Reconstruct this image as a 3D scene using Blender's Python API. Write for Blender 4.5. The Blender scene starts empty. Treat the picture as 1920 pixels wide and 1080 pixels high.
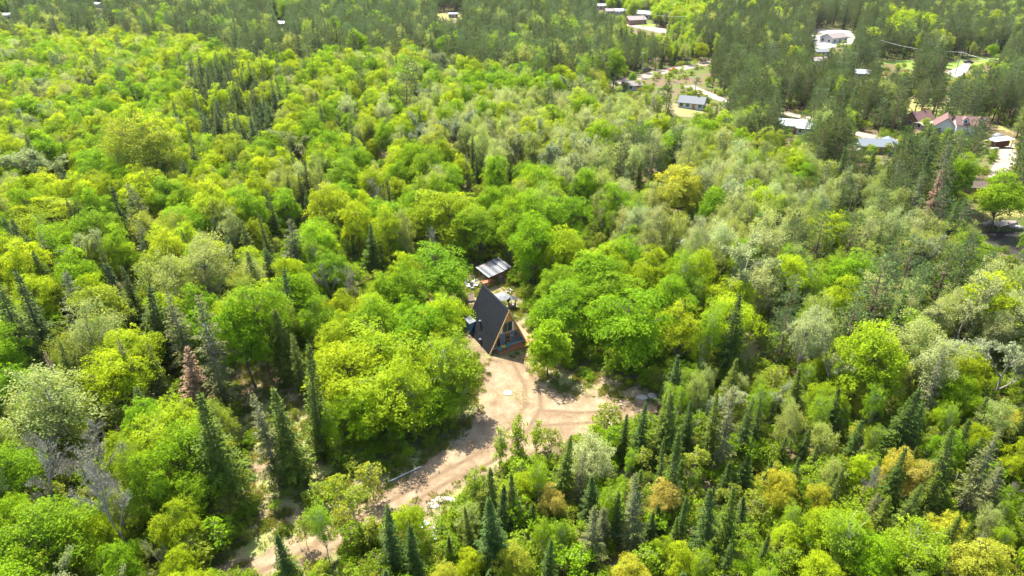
import bpy, bmesh, math, random
import numpy as np
from mathutils import Vector, Matrix

random.seed(7)
RNG = np.random.default_rng(7)
scene = bpy.context.scene
COL = scene.collection
R = math.radians

# ------------------------------------------------------------------ camera, sky, sun, exposure
CAM_H, PITCH, FPX = 60.0, R(28.5), 1280.0
cam_data = bpy.data.cameras.new('camera')
cam_data.sensor_width = 36.0
cam_data.lens = 24.0
cam_data.clip_start = 0.5
cam_data.clip_end = 12000.0
cam = bpy.data.objects.new('camera', cam_data)
COL.objects.link(cam)
cam.location = (0, 0, CAM_H)
cam.rotation_euler = (R(90) - PITCH, 0, 0)
scene.camera = cam

SUN_EL = R(60)
SUN_AZ = (-0.5, 0.866)                        # where the sun stands, as a ground direction
SUN_FROM = Vector((SUN_AZ[0] * math.cos(SUN_EL), SUN_AZ[1] * math.cos(SUN_EL), math.sin(SUN_EL)))
world = bpy.data.worlds.new('World')
scene.world = world
world.use_nodes = True
wn = world.node_tree.nodes
sky = wn.new('ShaderNodeTexSky')
sky.sky_type = 'NISHITA'
sky.sun_disc = False
sky.sun_elevation = SUN_EL
sky.sun_rotation = math.atan2(SUN_FROM.x, SUN_FROM.y)
sky.air_density = 1.0
sky.dust_density = 1.5
world.node_tree.links.new(sky.outputs[0], wn['Background'].inputs[0])
wn['Background'].inputs[1].default_value = 0.15
sun_data = bpy.data.lights.new('sun', 'SUN')
sun_data.energy = 5.0
sun_data.angle = R(0.6)
sun_data.color = (1.0, 0.95, 0.86)
sun = bpy.data.objects.new('sun', sun_data)
COL.objects.link(sun)
sun.rotation_euler = (-SUN_FROM).to_track_quat('-Z', 'Y').to_euler()

vs = scene.view_settings
vs.view_transform = 'Standard'
vs.look = 'None'
vs.gamma = 1.0
vs.use_curve_mapping = False
vs.exposure = 1.78
cy = scene.cycles
cy.max_bounces = 5
cy.diffuse_bounces = 4
cy.glossy_bounces = 2
cy.transmission_bounces = 4
cy.transparent_max_bounces = 4
cy.use_light_tree = False
cy.volume_bounces = 0
cy.use_denoising = True
cy.denoiser = 'OPENIMAGEDENOISE'
cy.denoising_input_passes = 'RGB_ALBEDO_NORMAL'
cy.denoising_prefilter = 'ACCURATE'
cy.caustics_reflective = False
cy.caustics_refractive = False

# ------------------------------------------------------------------ terrain and picture-to-ground helpers
FW = np.array([0, math.cos(PITCH), -math.sin(PITCH)])
UP = np.array([0, math.sin(PITCH), math.cos(PITCH)])
RT = np.array([1.0, 0, 0])
EYE = np.array([0, 0, CAM_H])


def sstep(a, b, x):
    t = np.clip((x - a) / (b - a), 0, 1)
    return t * t * (3 - 2 * t)


def terrain(x, y):
    """Gentle plateau round the cabin that falls away to the hamlet in the valley."""
    x = np.asarray(x, float)
    y = np.asarray(y, float)
    s = (x * 0.60 + y * 0.80) - 205.0            # metres past the brow of the plateau
    h = -4.5 * sstep(0, 90, s)
    far = sstep(70, 160, y)
    h = h + far * (0.9 * np.sin(x * 0.031 + 1.3) * np.cos(y * 0.027) + 0.5 * np.sin(x * 0.07 + y * 0.05))
    hill = np.exp(-(((x + 120) / 110) ** 2 + ((y - 250) / 90) ** 2))
    h = h + 4.0 * hill
    h = h + 0.10 * np.sin(x * 0.21) * np.cos(y * 0.17)
    pond = np.exp(-((np.maximum(np.abs(x - 128) - 22, 0) / 5) ** 2 + (np.maximum(np.abs(y - 133) - 6, 0) / 3.5) ** 2))
    return h * (1 - pond) + pond * (-3.4)


def ray(px, py):
    return RT * (px - 960) / FPX + UP * (540 - py) / FPX + FW


def ground(px, py, above=0.0):
    d = ray(px, py)
    z = above
    for _ in range(14):
        t = (z - CAM_H) / d[2]
        p = EYE + d * t
        z = 0.5 * z + 0.5 * (float(terrain(p[0], p[1])) + above)
    t = (z - CAM_H) / d[2]
    p = EYE + d * t
    return float(p[0]), float(p[1])


def project(x, y, z):
    vx, vy, vz = x, y, z - CAM_H
    dep = vy * FW[1] + vz * FW[2]
    return 960 + FPX * vx / dep, 540 - FPX * (vy * UP[1] + vz * UP[2]) / dep, dep


def in_poly(x, y, poly):
    x = np.asarray(x, float)
    y = np.asarray(y, float)
    inside = np.zeros(x.shape, bool)
    n = len(poly)
    for i in range(n):
        x0, y0 = poly[i]
        x1, y1 = poly[(i + 1) % n]
        c = (y0 > y) != (y1 > y)
        xi = (x1 - x0) * (y - y0) / ((y1 - y0) if y1 != y0 else 1e-9) + x0
        inside ^= c & (x < xi)
    return inside


def seg_dist(x, y, pts, closed=False):
    x = np.asarray(x, float)
    y = np.asarray(y, float)
    d = np.full(x.shape, 1e9)
    n = len(pts)
    for i in range(n if closed else n - 1):
        ax, ay = pts[i]
        bx, by = pts[(i + 1) % n]
        L = (bx - ax) ** 2 + (by - ay) ** 2 + 1e-9
        t = np.clip(((x - ax) * (bx - ax) + (y - ay) * (by - ay)) / L, 0, 1)
        d = np.minimum(d, np.hypot(x - ax - t * (bx - ax), y - ay - t * (by - ay)))
    return d


# ------------------------------------------------------------------ object helpers
def tag(o, label=None, cat=None, group=None, kind=None):
    if label:
        o['label'] = label
    if cat:
        o['category'] = cat
    if group:
        o['group'] = group
    if kind:
        o['kind'] = kind
    return o


def empty(name, loc, rz=0.0, label=None, cat=None, group=None):
    o = bpy.data.objects.new(name, None)
    o.empty_display_size = 0.3
    COL.objects.link(o)
    o.location = loc
    o.rotation_euler = (0, 0, rz)
    return tag(o, label, cat, group)


def mesh_obj(name, verts, faces, mat, parent=None, smooth=False, link=True):
    me = bpy.data.meshes.new(name)
    me.from_pydata([tuple(v) for v in verts], [], [tuple(f) for f in faces])
    mats = mat if isinstance(mat, (list, tuple)) else [mat]
    for m in mats:
        me.materials.append(m)
    if smooth:
        me.polygons.foreach_set('use_smooth', [True] * len(me.polygons))
    o = bpy.data.objects.new(name, me)
    if link:
        COL.objects.link(o)
    if parent:
        o.parent = parent
    return o


class MB:
    """Collects boxes, bars, prisms and tubes; build() links them as one mesh."""

    def __init__(self):
        self.v, self.f = [], []

    def add(self, vs_, fs_):
        n = len(self.v)
        self.v += [tuple(p) for p in vs_]
        self.f += [tuple(i + n for i in f) for f in fs_]
        return self

    def box(self, c, s, rz=0.0):
        cx, cy_, cz = c
        hx, hy, hz = s[0] / 2, s[1] / 2, s[2] / 2
        ca, sa = math.cos(rz), math.sin(rz)
        vs_ = []
        for dz in (-hz, hz):
            for dx, dy in ((-hx, -hy), (hx, -hy), (hx, hy), (-hx, hy)):
                vs_.append((cx + dx * ca - dy * sa, cy_ + dx * sa + dy * ca, cz + dz))
        return self.add(vs_, [(3, 2, 1, 0), (4, 5, 6, 7), (0, 1, 5, 4), (1, 2, 6, 5), (2, 3, 7, 6), (3, 0, 4, 7)])

    def slab(self, quad, thick):
        """A quad (4 points) given thickness along its normal (down)."""
        q = [Vector(p) for p in quad]
        n = (q[1] - q[0]).cross(q[3] - q[0]).normalized() * thick
        vs_ = [p - n for p in q] + q
        return self.add(vs_, [(3, 2, 1, 0), (4, 5, 6, 7), (0, 1, 5, 4), (1, 2, 6, 5), (2, 3, 7, 6), (3, 0, 4, 7)])

    def tube(self, pts, rads, n=6, cap=True):
        base = len(self.v)
        pts = [Vector(p) for p in pts]
        for i, p in enumerate(pts):
            d = (pts[min(i + 1, len(pts) - 1)] - pts[max(i - 1, 0)]).normalized()
            a = d.cross(Vector((0.31, 0.17, 0.93))) if abs(d.z) < 0.9 else d.cross(Vector((1, 0.2, 0)))
            a.normalize()
            b = d.cross(a)
            for k in range(n):
                t = 2 * math.pi * k / n
                self.v.append(tuple(p + (a * math.cos(t) + b * math.sin(t)) * rads[i]))
        for i in range(len(pts) - 1):
            for k in range(n):
                k2 = (k + 1) % n
                self.f.append((base + i * n + k, base + i * n + k2, base + (i + 1) * n + k2, base + (i + 1) * n + k))
        if cap:
            self.f.append(tuple(base + k for k in range(n))[::-1])
            self.f.append(tuple(base + (len(pts) - 1) * n + k for k in range(n)))
        return self

    def prism(self, poly, a, b):
        """poly: list of (u, v); a(u,v)->front point, b(u,v)->back point."""
        n = len(poly)
        vs_ = [a(u, v) for u, v in poly] + [b(u, v) for u, v in poly]
        fs_ = [tuple(range(n)), tuple(range(2 * n - 1, n - 1, -1))]
        for i in range(n):
            j = (i + 1) % n
            fs_.append((i, i + n, j + n, j))
        return self.add(vs_, fs_)

    def build(self, name, mat, parent=None, smooth=False):
        return mesh_obj(name, self.v, self.f, mat, parent, smooth)


# ------------------------------------------------------------------ materials
def new_mat(name):
    m = bpy.data.materials.new(name)
    m.use_nodes = True
    return m, m.node_tree.nodes, m.node_tree.links


def ramp(nodes, stops):
    r = nodes.new('ShaderNodeValToRGB')
    e = r.color_ramp.elements
    e[0].position, e[0].color = stops[0][0], (*stops[0][1], 1)
    e[1].position, e[1].color = stops[-1][0], (*stops[-1][1], 1)
    for p, c in stops[1:-1]:
        k = e.new(p)
        k.color = (*c, 1)
    return r


def noise(nodes, links, coord, scale, detail=4, rough=0.6):
    n = nodes.new('ShaderNodeTexNoise')
    n.inputs['Scale'].default_value = scale
    n.inputs['Detail'].default_value = detail
    n.inputs['Roughness'].default_value = rough
    links.new(coord, n.inputs['Vector'])
    return n


def mixc(nodes, links, fac, a, b, mode='MIX'):
    m = nodes.new('ShaderNodeMix')
    m.data_type = 'RGBA'
    m.blend_type = mode
    for sock, val in ((m.inputs[0], fac), (m.inputs[6], a), (m.inputs[7], b)):
        if hasattr(val, 'type') and hasattr(val, 'node'):
            links.new(val, sock)
        elif isinstance(val, tuple):
            sock.default_value = (*val, 1)
        else:
            sock.default_value = val
    return m.outputs[2]


def solid(name, col, rough=0.7, var=0.12, scale=6.0, metal=0.0, bump=0.0, spec=0.3):
    """A plain painted or weathered surface with broken-up tone and a little relief."""
    m, n, l = new_mat(name)
    b = n['Principled BSDF']
    tc = n.new('ShaderNodeTexCoord')
    nz = noise(n, l, tc.outputs['Object'], scale, 6)
    lo = tuple(max(0, c * (1 - var)) for c in col)
    hi = tuple(min(1, c * (1 + var)) for c in col)
    r = ramp(n, [(0.3, lo), (0.7, hi)])
    l.new(nz.outputs[0], r.inputs[0])
    l.new(r.outputs[0], b.inputs['Base Color'])
    b.inputs['Roughness'].default_value = rough
    b.inputs['Metallic'].default_value = metal
    b.inputs['Specular IOR Level'].default_value = spec
    if bump:
        bp = n.new('ShaderNodeBump')
        bp.inputs['Strength'].default_value = bump
        bp.inputs['Distance'].default_value = 0.03
        l.new(nz.outputs[0], bp.inputs['Height'])
        l.new(bp.outputs[0], b.inputs['Normal'])
    return m


def wood(name, col, col2, axis_scale=(1, 12, 12), rough=0.65):
    m, n, l = new_mat(name)
    b = n['Principled BSDF']
    tc = n.new('ShaderNodeTexCoord')
    mp = n.new('ShaderNodeMapping')
    mp.inputs['Scale'].default_value = axis_scale
    l.new(tc.outputs['Object'], mp.inputs[0])
    nz = noise(n, l, mp.outputs[0], 2.0, 6)
    r = ramp(n, [(0.3, col), (0.7, col2)])
    l.new(nz.outputs[0], r.inputs[0])
    l.new(r.outputs[0], b.inputs['Base Color'])
    b.inputs['Roughness'].default_value = rough
    return m


def leaf_mat(name, trans=0.38, rough=0.5, spec=0.35, var=0.35, trans_tint=(1.15, 1.1, 0.55)):
    """Foliage: the tree's own colour comes from its 'tint' attribute, each leaf varies about it."""
    m, n, l = new_mat(name)
    b = n['Principled BSDF']
    out = n['Material Output']
    at = n.new('ShaderNodeAttribute')
    at.attribute_type = 'INSTANCER'
    at.attribute_name = 'tint'
    lv = n.new('ShaderNodeAttribute')
    lv.attribute_type = 'GEOMETRY'
    lv.attribute_name = 'leaf'
    hs = n.new('ShaderNodeHueSaturation')
    l.new(at.outputs['Color'], hs.inputs['Color'])
    mr = n.new('ShaderNodeMapRange')
    mr.inputs['To Min'].default_value = 1 - var
    mr.inputs['To Max'].default_value = 1 + var
    l.new(lv.outputs['Fac'], mr.inputs['Value'])
    l.new(mr.outputs[0], hs.inputs['Value'])
    mh = n.new('ShaderNodeMapRange')
    mh.inputs['To Min'].default_value = 0.512
    mh.inputs['To Max'].default_value = 0.488
    l.new(lv.outputs['Fac'], mh.inputs['Value'])
    l.new(mh.outputs[0], hs.inputs['Hue'])
    l.new(hs.outputs[0], b.inputs['Base Color'])
    b.inputs['Roughness'].default_value = rough
    b.inputs['Specular IOR Level'].default_value = spec
    tr = n.new('ShaderNodeBsdfTranslucent')
    tc = mixc(n, l, 1.0, hs.outputs[0], trans_tint, 'MULTIPLY')
    l.new(tc, tr.inputs[0])
    mx = n.new('ShaderNodeMixShader')
    mx.inputs[0].default_value = trans
    l.new(b.outputs[0], mx.inputs[1])
    l.new(tr.outputs[0], mx.inputs[2])
    l.new(mx.outputs[0], out.inputs[0])
    return m


def ground_mat():
    m, n, l = new_mat('forest_floor')
    b = n['Principled BSDF']
    tc = n.new('ShaderNodeTexCoord')
    c = tc.outputs['Object']
    n1 = noise(n, l, c, 0.08, 5)
    n2 = noise(n, l, c, 1.6, 8, 0.7)
    n3 = noise(n, l, c, 9.0, 6, 0.7)
    lit = ramp(n, [(0.25, (0.055, 0.036, 0.022)), (0.5, (0.12, 0.08, 0.05)), (0.75, (0.20, 0.14, 0.09))])
    l.new(n3.outputs[0], lit.inputs[0])
    grs = ramp(n, [(0.3, (0.045, 0.065, 0.012)), (0.7, (0.11, 0.14, 0.03))])
    l.new(n2.outputs[0], grs.inputs[0])
    msk = n.new('ShaderNodeMath')
    msk.operation = 'ADD'
    l.new(n1.outputs[0], msk.inputs[0])
    l.new(n2.outputs[0], msk.inputs[1])
    mr = n.new('ShaderNodeMapRange')
    mr.inputs['From Min'].default_value = 0.93
    mr.inputs['From Max'].default_value = 1.07
    l.new(msk.outputs[0], mr.inputs['Value'])
    col = mixc(n, l, mr.outputs[0], lit.outputs[0], grs.outputs[0])
    l.new(col, b.inputs['Base Color'])
    b.inputs['Roughness'].default_value = 0.95
    b.inputs['Specular IOR Level'].default_value = 0.1
    bp = n.new('ShaderNodeBump')
    bp.inputs['Strength'].default_value = 0.8
    bp.inputs['Distance'].default_value = 0.08
    l.new(n3.outputs[0], bp.inputs['Height'])
    l.new(bp.outputs[0], b.inputs['Normal'])
    return m


def patch_mat(name, dark, mid, light, grass=0.0, feather=1.0, track_col=None, bump=0.5, scale=1.0, grass_col=((0.10, 0.12, 0.03), (0.24, 0.26, 0.08))):
    """A bare or mown patch of ground; its ragged edge lets the forest floor below show."""
    m, n, l = new_mat(name)
    b = n['Principled BSDF']
    out = n['Material Output']
    tc = n.new('ShaderNodeTexCoord')
    c = tc.outputs['Object']
    n1 = noise(n, l, c, 0.35 * scale, 7, 0.65)
    n2 = noise(n, l, c, 4.0 * scale, 7, 0.7)
    n3 = noise(n, l, c, 0.12 * scale, 4)
    mx = n.new('ShaderNodeMath')
    mx.operation = 'MULTIPLY_ADD'
    l.new(n2.outputs[0], mx.inputs[0])
    mx.inputs[1].default_value = 0.45
    l.new(n1.outputs[0], mx.inputs[2])
    r = ramp(n, [(0.5, dark), (0.72, mid), (0.95, light)])
    l.new(mx.outputs[0], r.inputs[0])
    col = r.outputs[0]
    ed = n.new('ShaderNodeAttribute')
    ed.attribute_name = 'edge'
    if track_col:
        tk = n.new('ShaderNodeAttribute')
        tk.attribute_name = 'track'
        tm = n.new('ShaderNodeMath')
        tm.operation = 'MULTIPLY'
        l.new(tk.outputs['Fac'], tm.inputs[0])
        mrt = n.new('ShaderNodeMapRange')
        mrt.inputs['From Min'].default_value = 0.3
        mrt.inputs['From Max'].default_value = 0.65
        l.new(n1.outputs[0], mrt.inputs['Value'])
        l.new(mrt.outputs[0], tm.inputs[1])
        col = mixc(n, l, tm.outputs[0], col, track_col)
    if grass > 0:
        g = ramp(n, [(0.3, grass_col[0]), (0.7, grass_col[1])])
        l.new(n2.outputs[0], g.inputs[0])
        a = n.new('ShaderNodeMath')
        a.operation = 'ADD'
        l.new(n3.outputs[0], a.inputs[0])
        l.new(n2.outputs[0], a.inputs[1])
        gm = n.new('ShaderNodeMapRange')
        gm.inputs['From Min'].default_value = 1.22 - grass * 0.5
        gm.inputs['From Max'].default_value = 1.36 - grass * 0.5
        l.new(a.outputs[0], gm.inputs['Value'])
        col = mixc(n, l, gm.outputs[0], col, g.outputs[0])
    l.new(col, b.inputs['Base Color'])
    b.inputs['Roughness'].default_value = 0.95
    b.inputs['Specular IOR Level'].default_value = 0.1
    bp = n.new('ShaderNodeBump')
    bp.inputs['Strength'].default_value = bump
    bp.inputs['Distance'].default_value = 0.06
    l.new(mx.outputs[0], bp.inputs['Height'])
    l.new(bp.outputs[0], b.inputs['Normal'])
    # ragged edge
    e1 = n.new('ShaderNodeMath')
    e1.operation = 'MULTIPLY_ADD'
    n4 = noise(n, l, c, 1.1 * scale, 6, 0.7)
    l.new(n4.outputs[0], e1.inputs[0])
    e1.inputs[1].default_value = 3.2 * feather
    l.new(ed.outputs['Fac'], e1.inputs[2])
    em = n.new('ShaderNodeMapRange')
    em.inputs['From Min'].default_value = 1.6 * feather - 0.25 * feather
    em.inputs['From Max'].default_value = 1.6 * feather + 0.45 * feather
    l.new(e1.outputs[0], em.inputs['Value'])
    tp = n.new('ShaderNodeBsdfTransparent')
    ms = n.new('ShaderNodeMixShader')
    l.new(em.outputs[0], ms.inputs[0])
    l.new(tp.outputs[0], ms.inputs[1])
    l.new(b.outputs[0], ms.inputs[2])
    l.new(ms.outputs[0], out.inputs[0])
    return m


M = {}
M['floor'] = ground_mat()
M['sand'] = patch_mat('sandy_drive', (0.10, 0.067, 0.038), (0.19, 0.135, 0.08), (0.285, 0.212, 0.138), 0.2, 1.0, (0.09, 0.058, 0.031), 1.0)
M['yard'] = patch_mat('trodden_yard', (0.085, 0.058, 0.034), (0.16, 0.115, 0.07), (0.24, 0.175, 0.115), 0.56, 1.3)
M['litter'] = patch_mat('leaf_litter', (0.085, 0.055, 0.034), (0.16, 0.11, 0.07), (0.25, 0.18, 0.12), 0.60, 1.6)
M['road_far'] = patch_mat('gravel_road', (0.19, 0.15, 0.115), (0.26, 0.21, 0.16), (0.31, 0.26, 0.205), 0.0, 1.0)
M['pale_drive'] = patch_mat('pale_gravel', (0.25, 0.225, 0.195), (0.31, 0.28, 0.245), (0.36, 0.33, 0.30), 0.0, 0.8)
M['lawn'] = patch_mat('mown_grass', (0.09, 0.14, 0.025), (0.14, 0.20, 0.035), (0.20, 0.25, 0.06), 0.0, 1.2)
M['dry_lawn'] = patch_mat('dry_grass', (0.14, 0.13, 0.04), (0.22, 0.20, 0.065), (0.30, 0.24, 0.10), 0.4, 1.4)
M['bark'] = solid('grey_brown_bark', (0.11, 0.085, 0.065), 0.9, 0.4, 5, bump=0.6)
M['bark_pale'] = solid('pale_grey_bark', (0.22, 0.20, 0.165), 0.85, 0.35, 4, bump=0.4)
M['bark_birch'] = solid('white_birch_bark', (0.42, 0.40, 0.36), 0.75, 0.3, 3)
M['bark_dead'] = solid('silver_dead_wood', (0.20, 0.18, 0.145), 0.85, 0.3, 4)
M['bark_pine'] = solid('reddish_pine_bark', (0.17, 0.11, 0.075), 0.9, 0.35, 4, bump=0.6)
M['leaf'] = leaf_mat('broad_leaves', 0.55, 0.6, 0.08, 0.28, (1.25, 1.12, 0.5))
M['needle'] = leaf_mat('conifer_needles', 0.30, 0.65, 0.08, 0.3, (1.1, 1.1, 0.6))
M['bud'] = leaf_mat('opening_buds', 0.35, 0.7, 0.10, 0.3, (1.0, 1.0, 0.8))


def roof_metal(name, col, rough=0.45, period=0.4, axis=0):
    m, n, l = new_mat(name)
    b = n['Principled BSDF']
    tc = n.new('ShaderNodeTexCoord')
    nz = noise(n, l, tc.outputs['Object'], 1.2, 6)
    r = ramp(n, [(0.3, tuple(c * 0.85 for c in col)), (0.7, tuple(min(1, c * 1.15) for c in col))])
    l.new(nz.outputs[0], r.inputs[0])
    l.new(r.outputs[0], b.inputs['Base Color'])
    b.inputs['Roughness'].default_value = rough
    b.inputs['Specular IOR Level'].default_value = 0.4
    return m


M['roof_black'] = solid('black_shingle', (0.0075, 0.009, 0.0115), 0.7, 0.55, 1.6, spec=0.2)
M['blue_wall'] = solid('slate_blue_boarding', (0.075, 0.17, 0.275), 0.6, 0.2, 5)
M['gold_wood'] = wood('golden_pine_boarding', (0.52, 0.29, 0.08), (0.68, 0.42, 0.14), (2, 2, 14))
M['trim_wood'] = wood('golden_trim', (0.50, 0.28, 0.09), (0.62, 0.38, 0.14))
M['red_wood'] = wood('red_stained_deck', (0.30, 0.10, 0.042), (0.44, 0.155, 0.068), (1.5, 10, 10))
M['brown_frame'] = wood('brown_window_frame', (0.30, 0.12, 0.06), (0.40, 0.175, 0.085))
M['grey_wood'] = wood('weathered_grey_wood', (0.12, 0.105, 0.09), (0.20, 0.175, 0.15))
M['glass'] = solid('dark_glass', (0.03, 0.04, 0.05), 0.08, 0.2, 2, spec=0.7)
M['curtain'] = solid('white_curtain', (0.8, 0.8, 0.78), 0.9, 0.06, 10)
M['white'] = solid('white_paint', (0.50, 0.50, 0.49), 0.6, 0.06, 3)
M['offwhite'] = solid('cream_siding', (0.38, 0.35, 0.31), 0.7, 0.08, 3)
M['grey_metal'] = roof_metal('grey_metal_sheet', (0.13, 0.135, 0.14), 0.4)
M['dark_metal'] = roof_metal('dark_metal_sheet', (0.06, 0.063, 0.068), 0.4)
M['black'] = solid('black_paint', (0.02, 0.02, 0.02), 0.5, 0.2, 5)
M['teal'] = solid('teal_plastic', (0.06, 0.30, 0.33), 0.5, 0.1, 4)
M['yellow'] = solid('yellow_table', (0.65, 0.50, 0.10), 0.5, 0.1, 4)
M['canvas'] = solid('pale_grey_canvas', (0.17, 0.175, 0.18), 0.85, 0.1, 3)
M['concrete'] = solid('pale_concrete', (0.42, 0.38, 0.31), 0.9, 0.12, 4)
M['soil'] = solid('dark_garden_soil', (0.09, 0.06, 0.04), 0.95, 0.3, 6, bump=0.6)
M['stone'] = solid('pale_stone', (0.32, 0.28, 0.235), 0.9, 0.25, 2, bump=0.6)
M['tarp'] = solid('white_tarpaulin', (0.42, 0.43, 0.43), 0.5, 0.05, 2)
M['roof_grey'] = solid('grey_shingle', (0.125, 0.135, 0.14), 0.85, 0.15, 2)
M['roof_taupe'] = solid('taupe_shingle', (0.19, 0.16, 0.145), 0.85, 0.12, 2)
M['roof_red'] = solid('red_brown_roof', (0.125, 0.068, 0.058), 0.7, 0.15, 2)
M['roof_blue'] = solid('blue_grey_shingle', (0.125, 0.145, 0.16), 0.8, 0.12, 2)
M['roof_white'] = solid('white_metal_roof', (0.34, 0.35, 0.36), 0.4, 0.06, 2)
M['roof_silver'] = solid('silver_metal_roof', (0.22, 0.235, 0.25), 0.35, 0.08, 2)
M['roof_brown'] = solid('brown_roof', (0.085, 0.06, 0.045), 0.8, 0.2, 2)
M['brick'] = solid('orange_brick', (0.27, 0.145, 0.085), 0.85, 0.2, 5)
M['red'] = solid('barn_red', (0.30, 0.05, 0.05), 0.7, 0.15, 3)
M['car_red'] = solid('red_car_paint', (0.40, 0.04, 0.04), 0.25, 0.05, 2, spec=0.6)
M['car_dark'] = solid('dark_car_paint', (0.03, 0.035, 0.045), 0.25, 0.05, 2, spec=0.6)
M['car_white'] = solid('white_car_paint', (0.7, 0.7, 0.7), 0.25, 0.05, 2, spec=0.6)
M['tyre'] = solid('black_rubber', (0.02, 0.02, 0.02), 0.8, 0.1, 5)
M['wire'] = solid('bright_wire', (0.45, 0.45, 0.43), 0.4, 0.05, 1)
M['pole'] = wood('grey_utility_pole', (0.32, 0.29, 0.25), (0.44, 0.41, 0.36))
M['rust'] = solid('rust_red_post', (0.16, 0.06, 0.035), 0.8, 0.2, 5)


def water_mat():
    m, n, l = new_mat('pond_water')
    b = n['Principled BSDF']
    b.inputs['Base Color'].default_value = (0.035, 0.03, 0.028, 1)
    b.inputs['Roughness'].default_value = 0.12
    b.inputs['Specular IOR Level'].default_value = 0.35
    tc = n.new('ShaderNodeTexCoord')
    nz = noise(n, l, tc.outputs['Object'], 1.5, 4)
    bp = n.new('ShaderNodeBump')
    bp.inputs['Strength'].default_value = 0.25
    bp.inputs['Distance'].default_value = 0.05
    l.new(nz.outputs[0], bp.inputs['Height'])
    l.new(bp.outputs[0], b.inputs['Normal'])
    return m


M['water'] = water_mat()

# ------------------------------------------------------------------ the ground
xs = np.unique(np.concatenate([np.linspace(-3500, -640, 12), np.arange(-640, -160, 12), np.arange(-160, 161, 3), np.arange(172, 641, 12), np.linspace(660, 3500, 12)]))
ys = np.unique(np.concatenate([np.linspace(-900, 0, 10), np.arange(0, 240, 3), np.arange(240, 900, 12), np.linspace(920, 5000, 14)]))
gx, gy = np.meshgrid(xs, ys)
gz = terrain(gx, gy)
nx, ny = len(xs), len(ys)
fc = [(j * nx + i, j * nx + i + 1, (j + 1) * nx + i + 1, (j + 1) * nx + i) for j in range(ny - 1) for i in range(nx - 1)]
g = mesh_obj('ground', np.stack([gx.ravel(), gy.ravel(), gz.ravel()], 1), fc, M['floor'], smooth=True)
tag(g, 'brown leaf-littered forest floor under the whole wood', kind='structure')


def patch(name, poly, mat, off, cell, label, tracks=None, margin=1.6, kind='structure'):
    """A sheet of ground that follows the terrain inside POLY (ground metres)."""
    px_ = np.array(poly)
    x0, y0 = px_.min(0) - margin
    x1, y1 = px_.max(0) + margin
    X = np.arange(x0, x1 + cell, cell)
    Y = np.arange(y0, y1 + cell, cell)
    GX, GY = np.meshgrid(X, Y)
    d = seg_dist(GX, GY, poly, True)
    ins = in_poly(GX, GY, poly)
    e = np.where(ins, d, -d)
    keep = e > -margin
    nX = len(X)
    idx = -np.ones(GX.size, int)
    cells = []
    kf = keep.ravel()
    for j in range(len(Y) - 1):
        for i in range(nX - 1):
            q = (j * nX + i, j * nX + i + 1, (j + 1) * nX + i + 1, (j + 1) * nX + i)
            if kf[q[0]] or kf[q[1]] or kf[q[2]] or kf[q[3]]:
                cells.append(q)
    used = sorted({v for q in cells for v in q})
    for k, v in enumerate(used):
        idx[v] = k
    ux, uy = GX.ravel()[used], GY.ravel()[used]
    uz = terrain(ux, uy) + off
    o = mesh_obj(name, np.stack([ux, uy, uz], 1), [tuple(int(idx[v]) for v in q) for q in cells], mat, smooth=True)
    at = o.data.attributes.new('edge', 'FLOAT', 'POINT')
    at.data.foreach_set('value', e.ravel()[used].astype(np.float32))
    tk = o.data.attributes.new('track', 'FLOAT', 'POINT')
    if tracks:
        td = np.full(len(used), 1e9)
        for t in tracks:
            td = np.minimum(td, seg_dist(ux, uy, t))
        tk.data.foreach_set('value', (1 - sstep(0.12, 0.5, td)).astype(np.float32))
    return tag(o, label, kind=kind)


def gpoly(pts):
    return [ground(*p) for p in pts]


DRIVE_PX = [(925, 668), (908, 690), (897, 730), (893, 770), (880, 802), (850, 832), (800, 864), (745, 900), (700, 930), (640, 962), (590, 986), (540, 1010), (480, 1046), (400, 1095), (550, 1100),
            (610, 1052), (690, 998), (765, 955), (825, 930), (885, 905), (945, 882), (1005, 852), (1085, 818), (1150, 803), (1195, 797), (1236, 770), (1228, 742), (1165, 748), (1105, 742),
            (1060, 738), (1020, 722), (1002, 695), (985, 664)]
YARD_PX = [(866, 520), (880, 500), (915, 492), (950, 500), (972, 535), (985, 590), (1012, 640), (1018, 690), (1060, 690), (1150, 700), (1225, 728), (1240, 760), (1140, 770), (1000, 760), (900, 720), (872, 660), (868, 600)]
LITTER_PX = [(380, 1090), (440, 1010), (470, 940), (470, 850), (440, 770), (440, 690), (520, 660), (560, 700), (600, 800), (640, 880), (720, 880), (860, 800), (900, 690), (960, 690), (990, 820), (960, 880),
             (900, 920), (870, 960), (820, 1010), (760, 1010), (700, 1010), (560, 1090)]
drive_g, yard_g, litter_g = gpoly(DRIVE_PX), gpoly(YARD_PX), gpoly(LITTER_PX)
tracks = [gpoly(p) for p in ([(958, 675), (972, 700), (985, 725), (985, 760), (960, 800), (900, 850), (820, 892), (700, 958), (560, 1040), (450, 1090)],
                             [(975, 675), (998, 705), (1010, 730), (1015, 765), (985, 815), (920, 868), (840, 905), (720, 975), (590, 1050), (490, 1090)],
                             [(1010, 770), (1080, 775), (1150, 772), (1225, 755)], [(1000, 800), (1080, 795), (1160, 790), (1225, 772)])]
patch('litter_clearing', litter_g, M['litter'], 0.03, 1.0, 'leaf-strewn clearing with thin grass below the cabin', margin=3)
patch('yard', yard_g, M['yard'], 0.05, 0.7, 'trodden sandy yard with thin grass round the cabin', margin=2.4)
patch('driveway', drive_g, M['sand'], 0.075, 0.3, 'pale sandy driveway curving past the cabin', tracks)

ROADS = []


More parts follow.
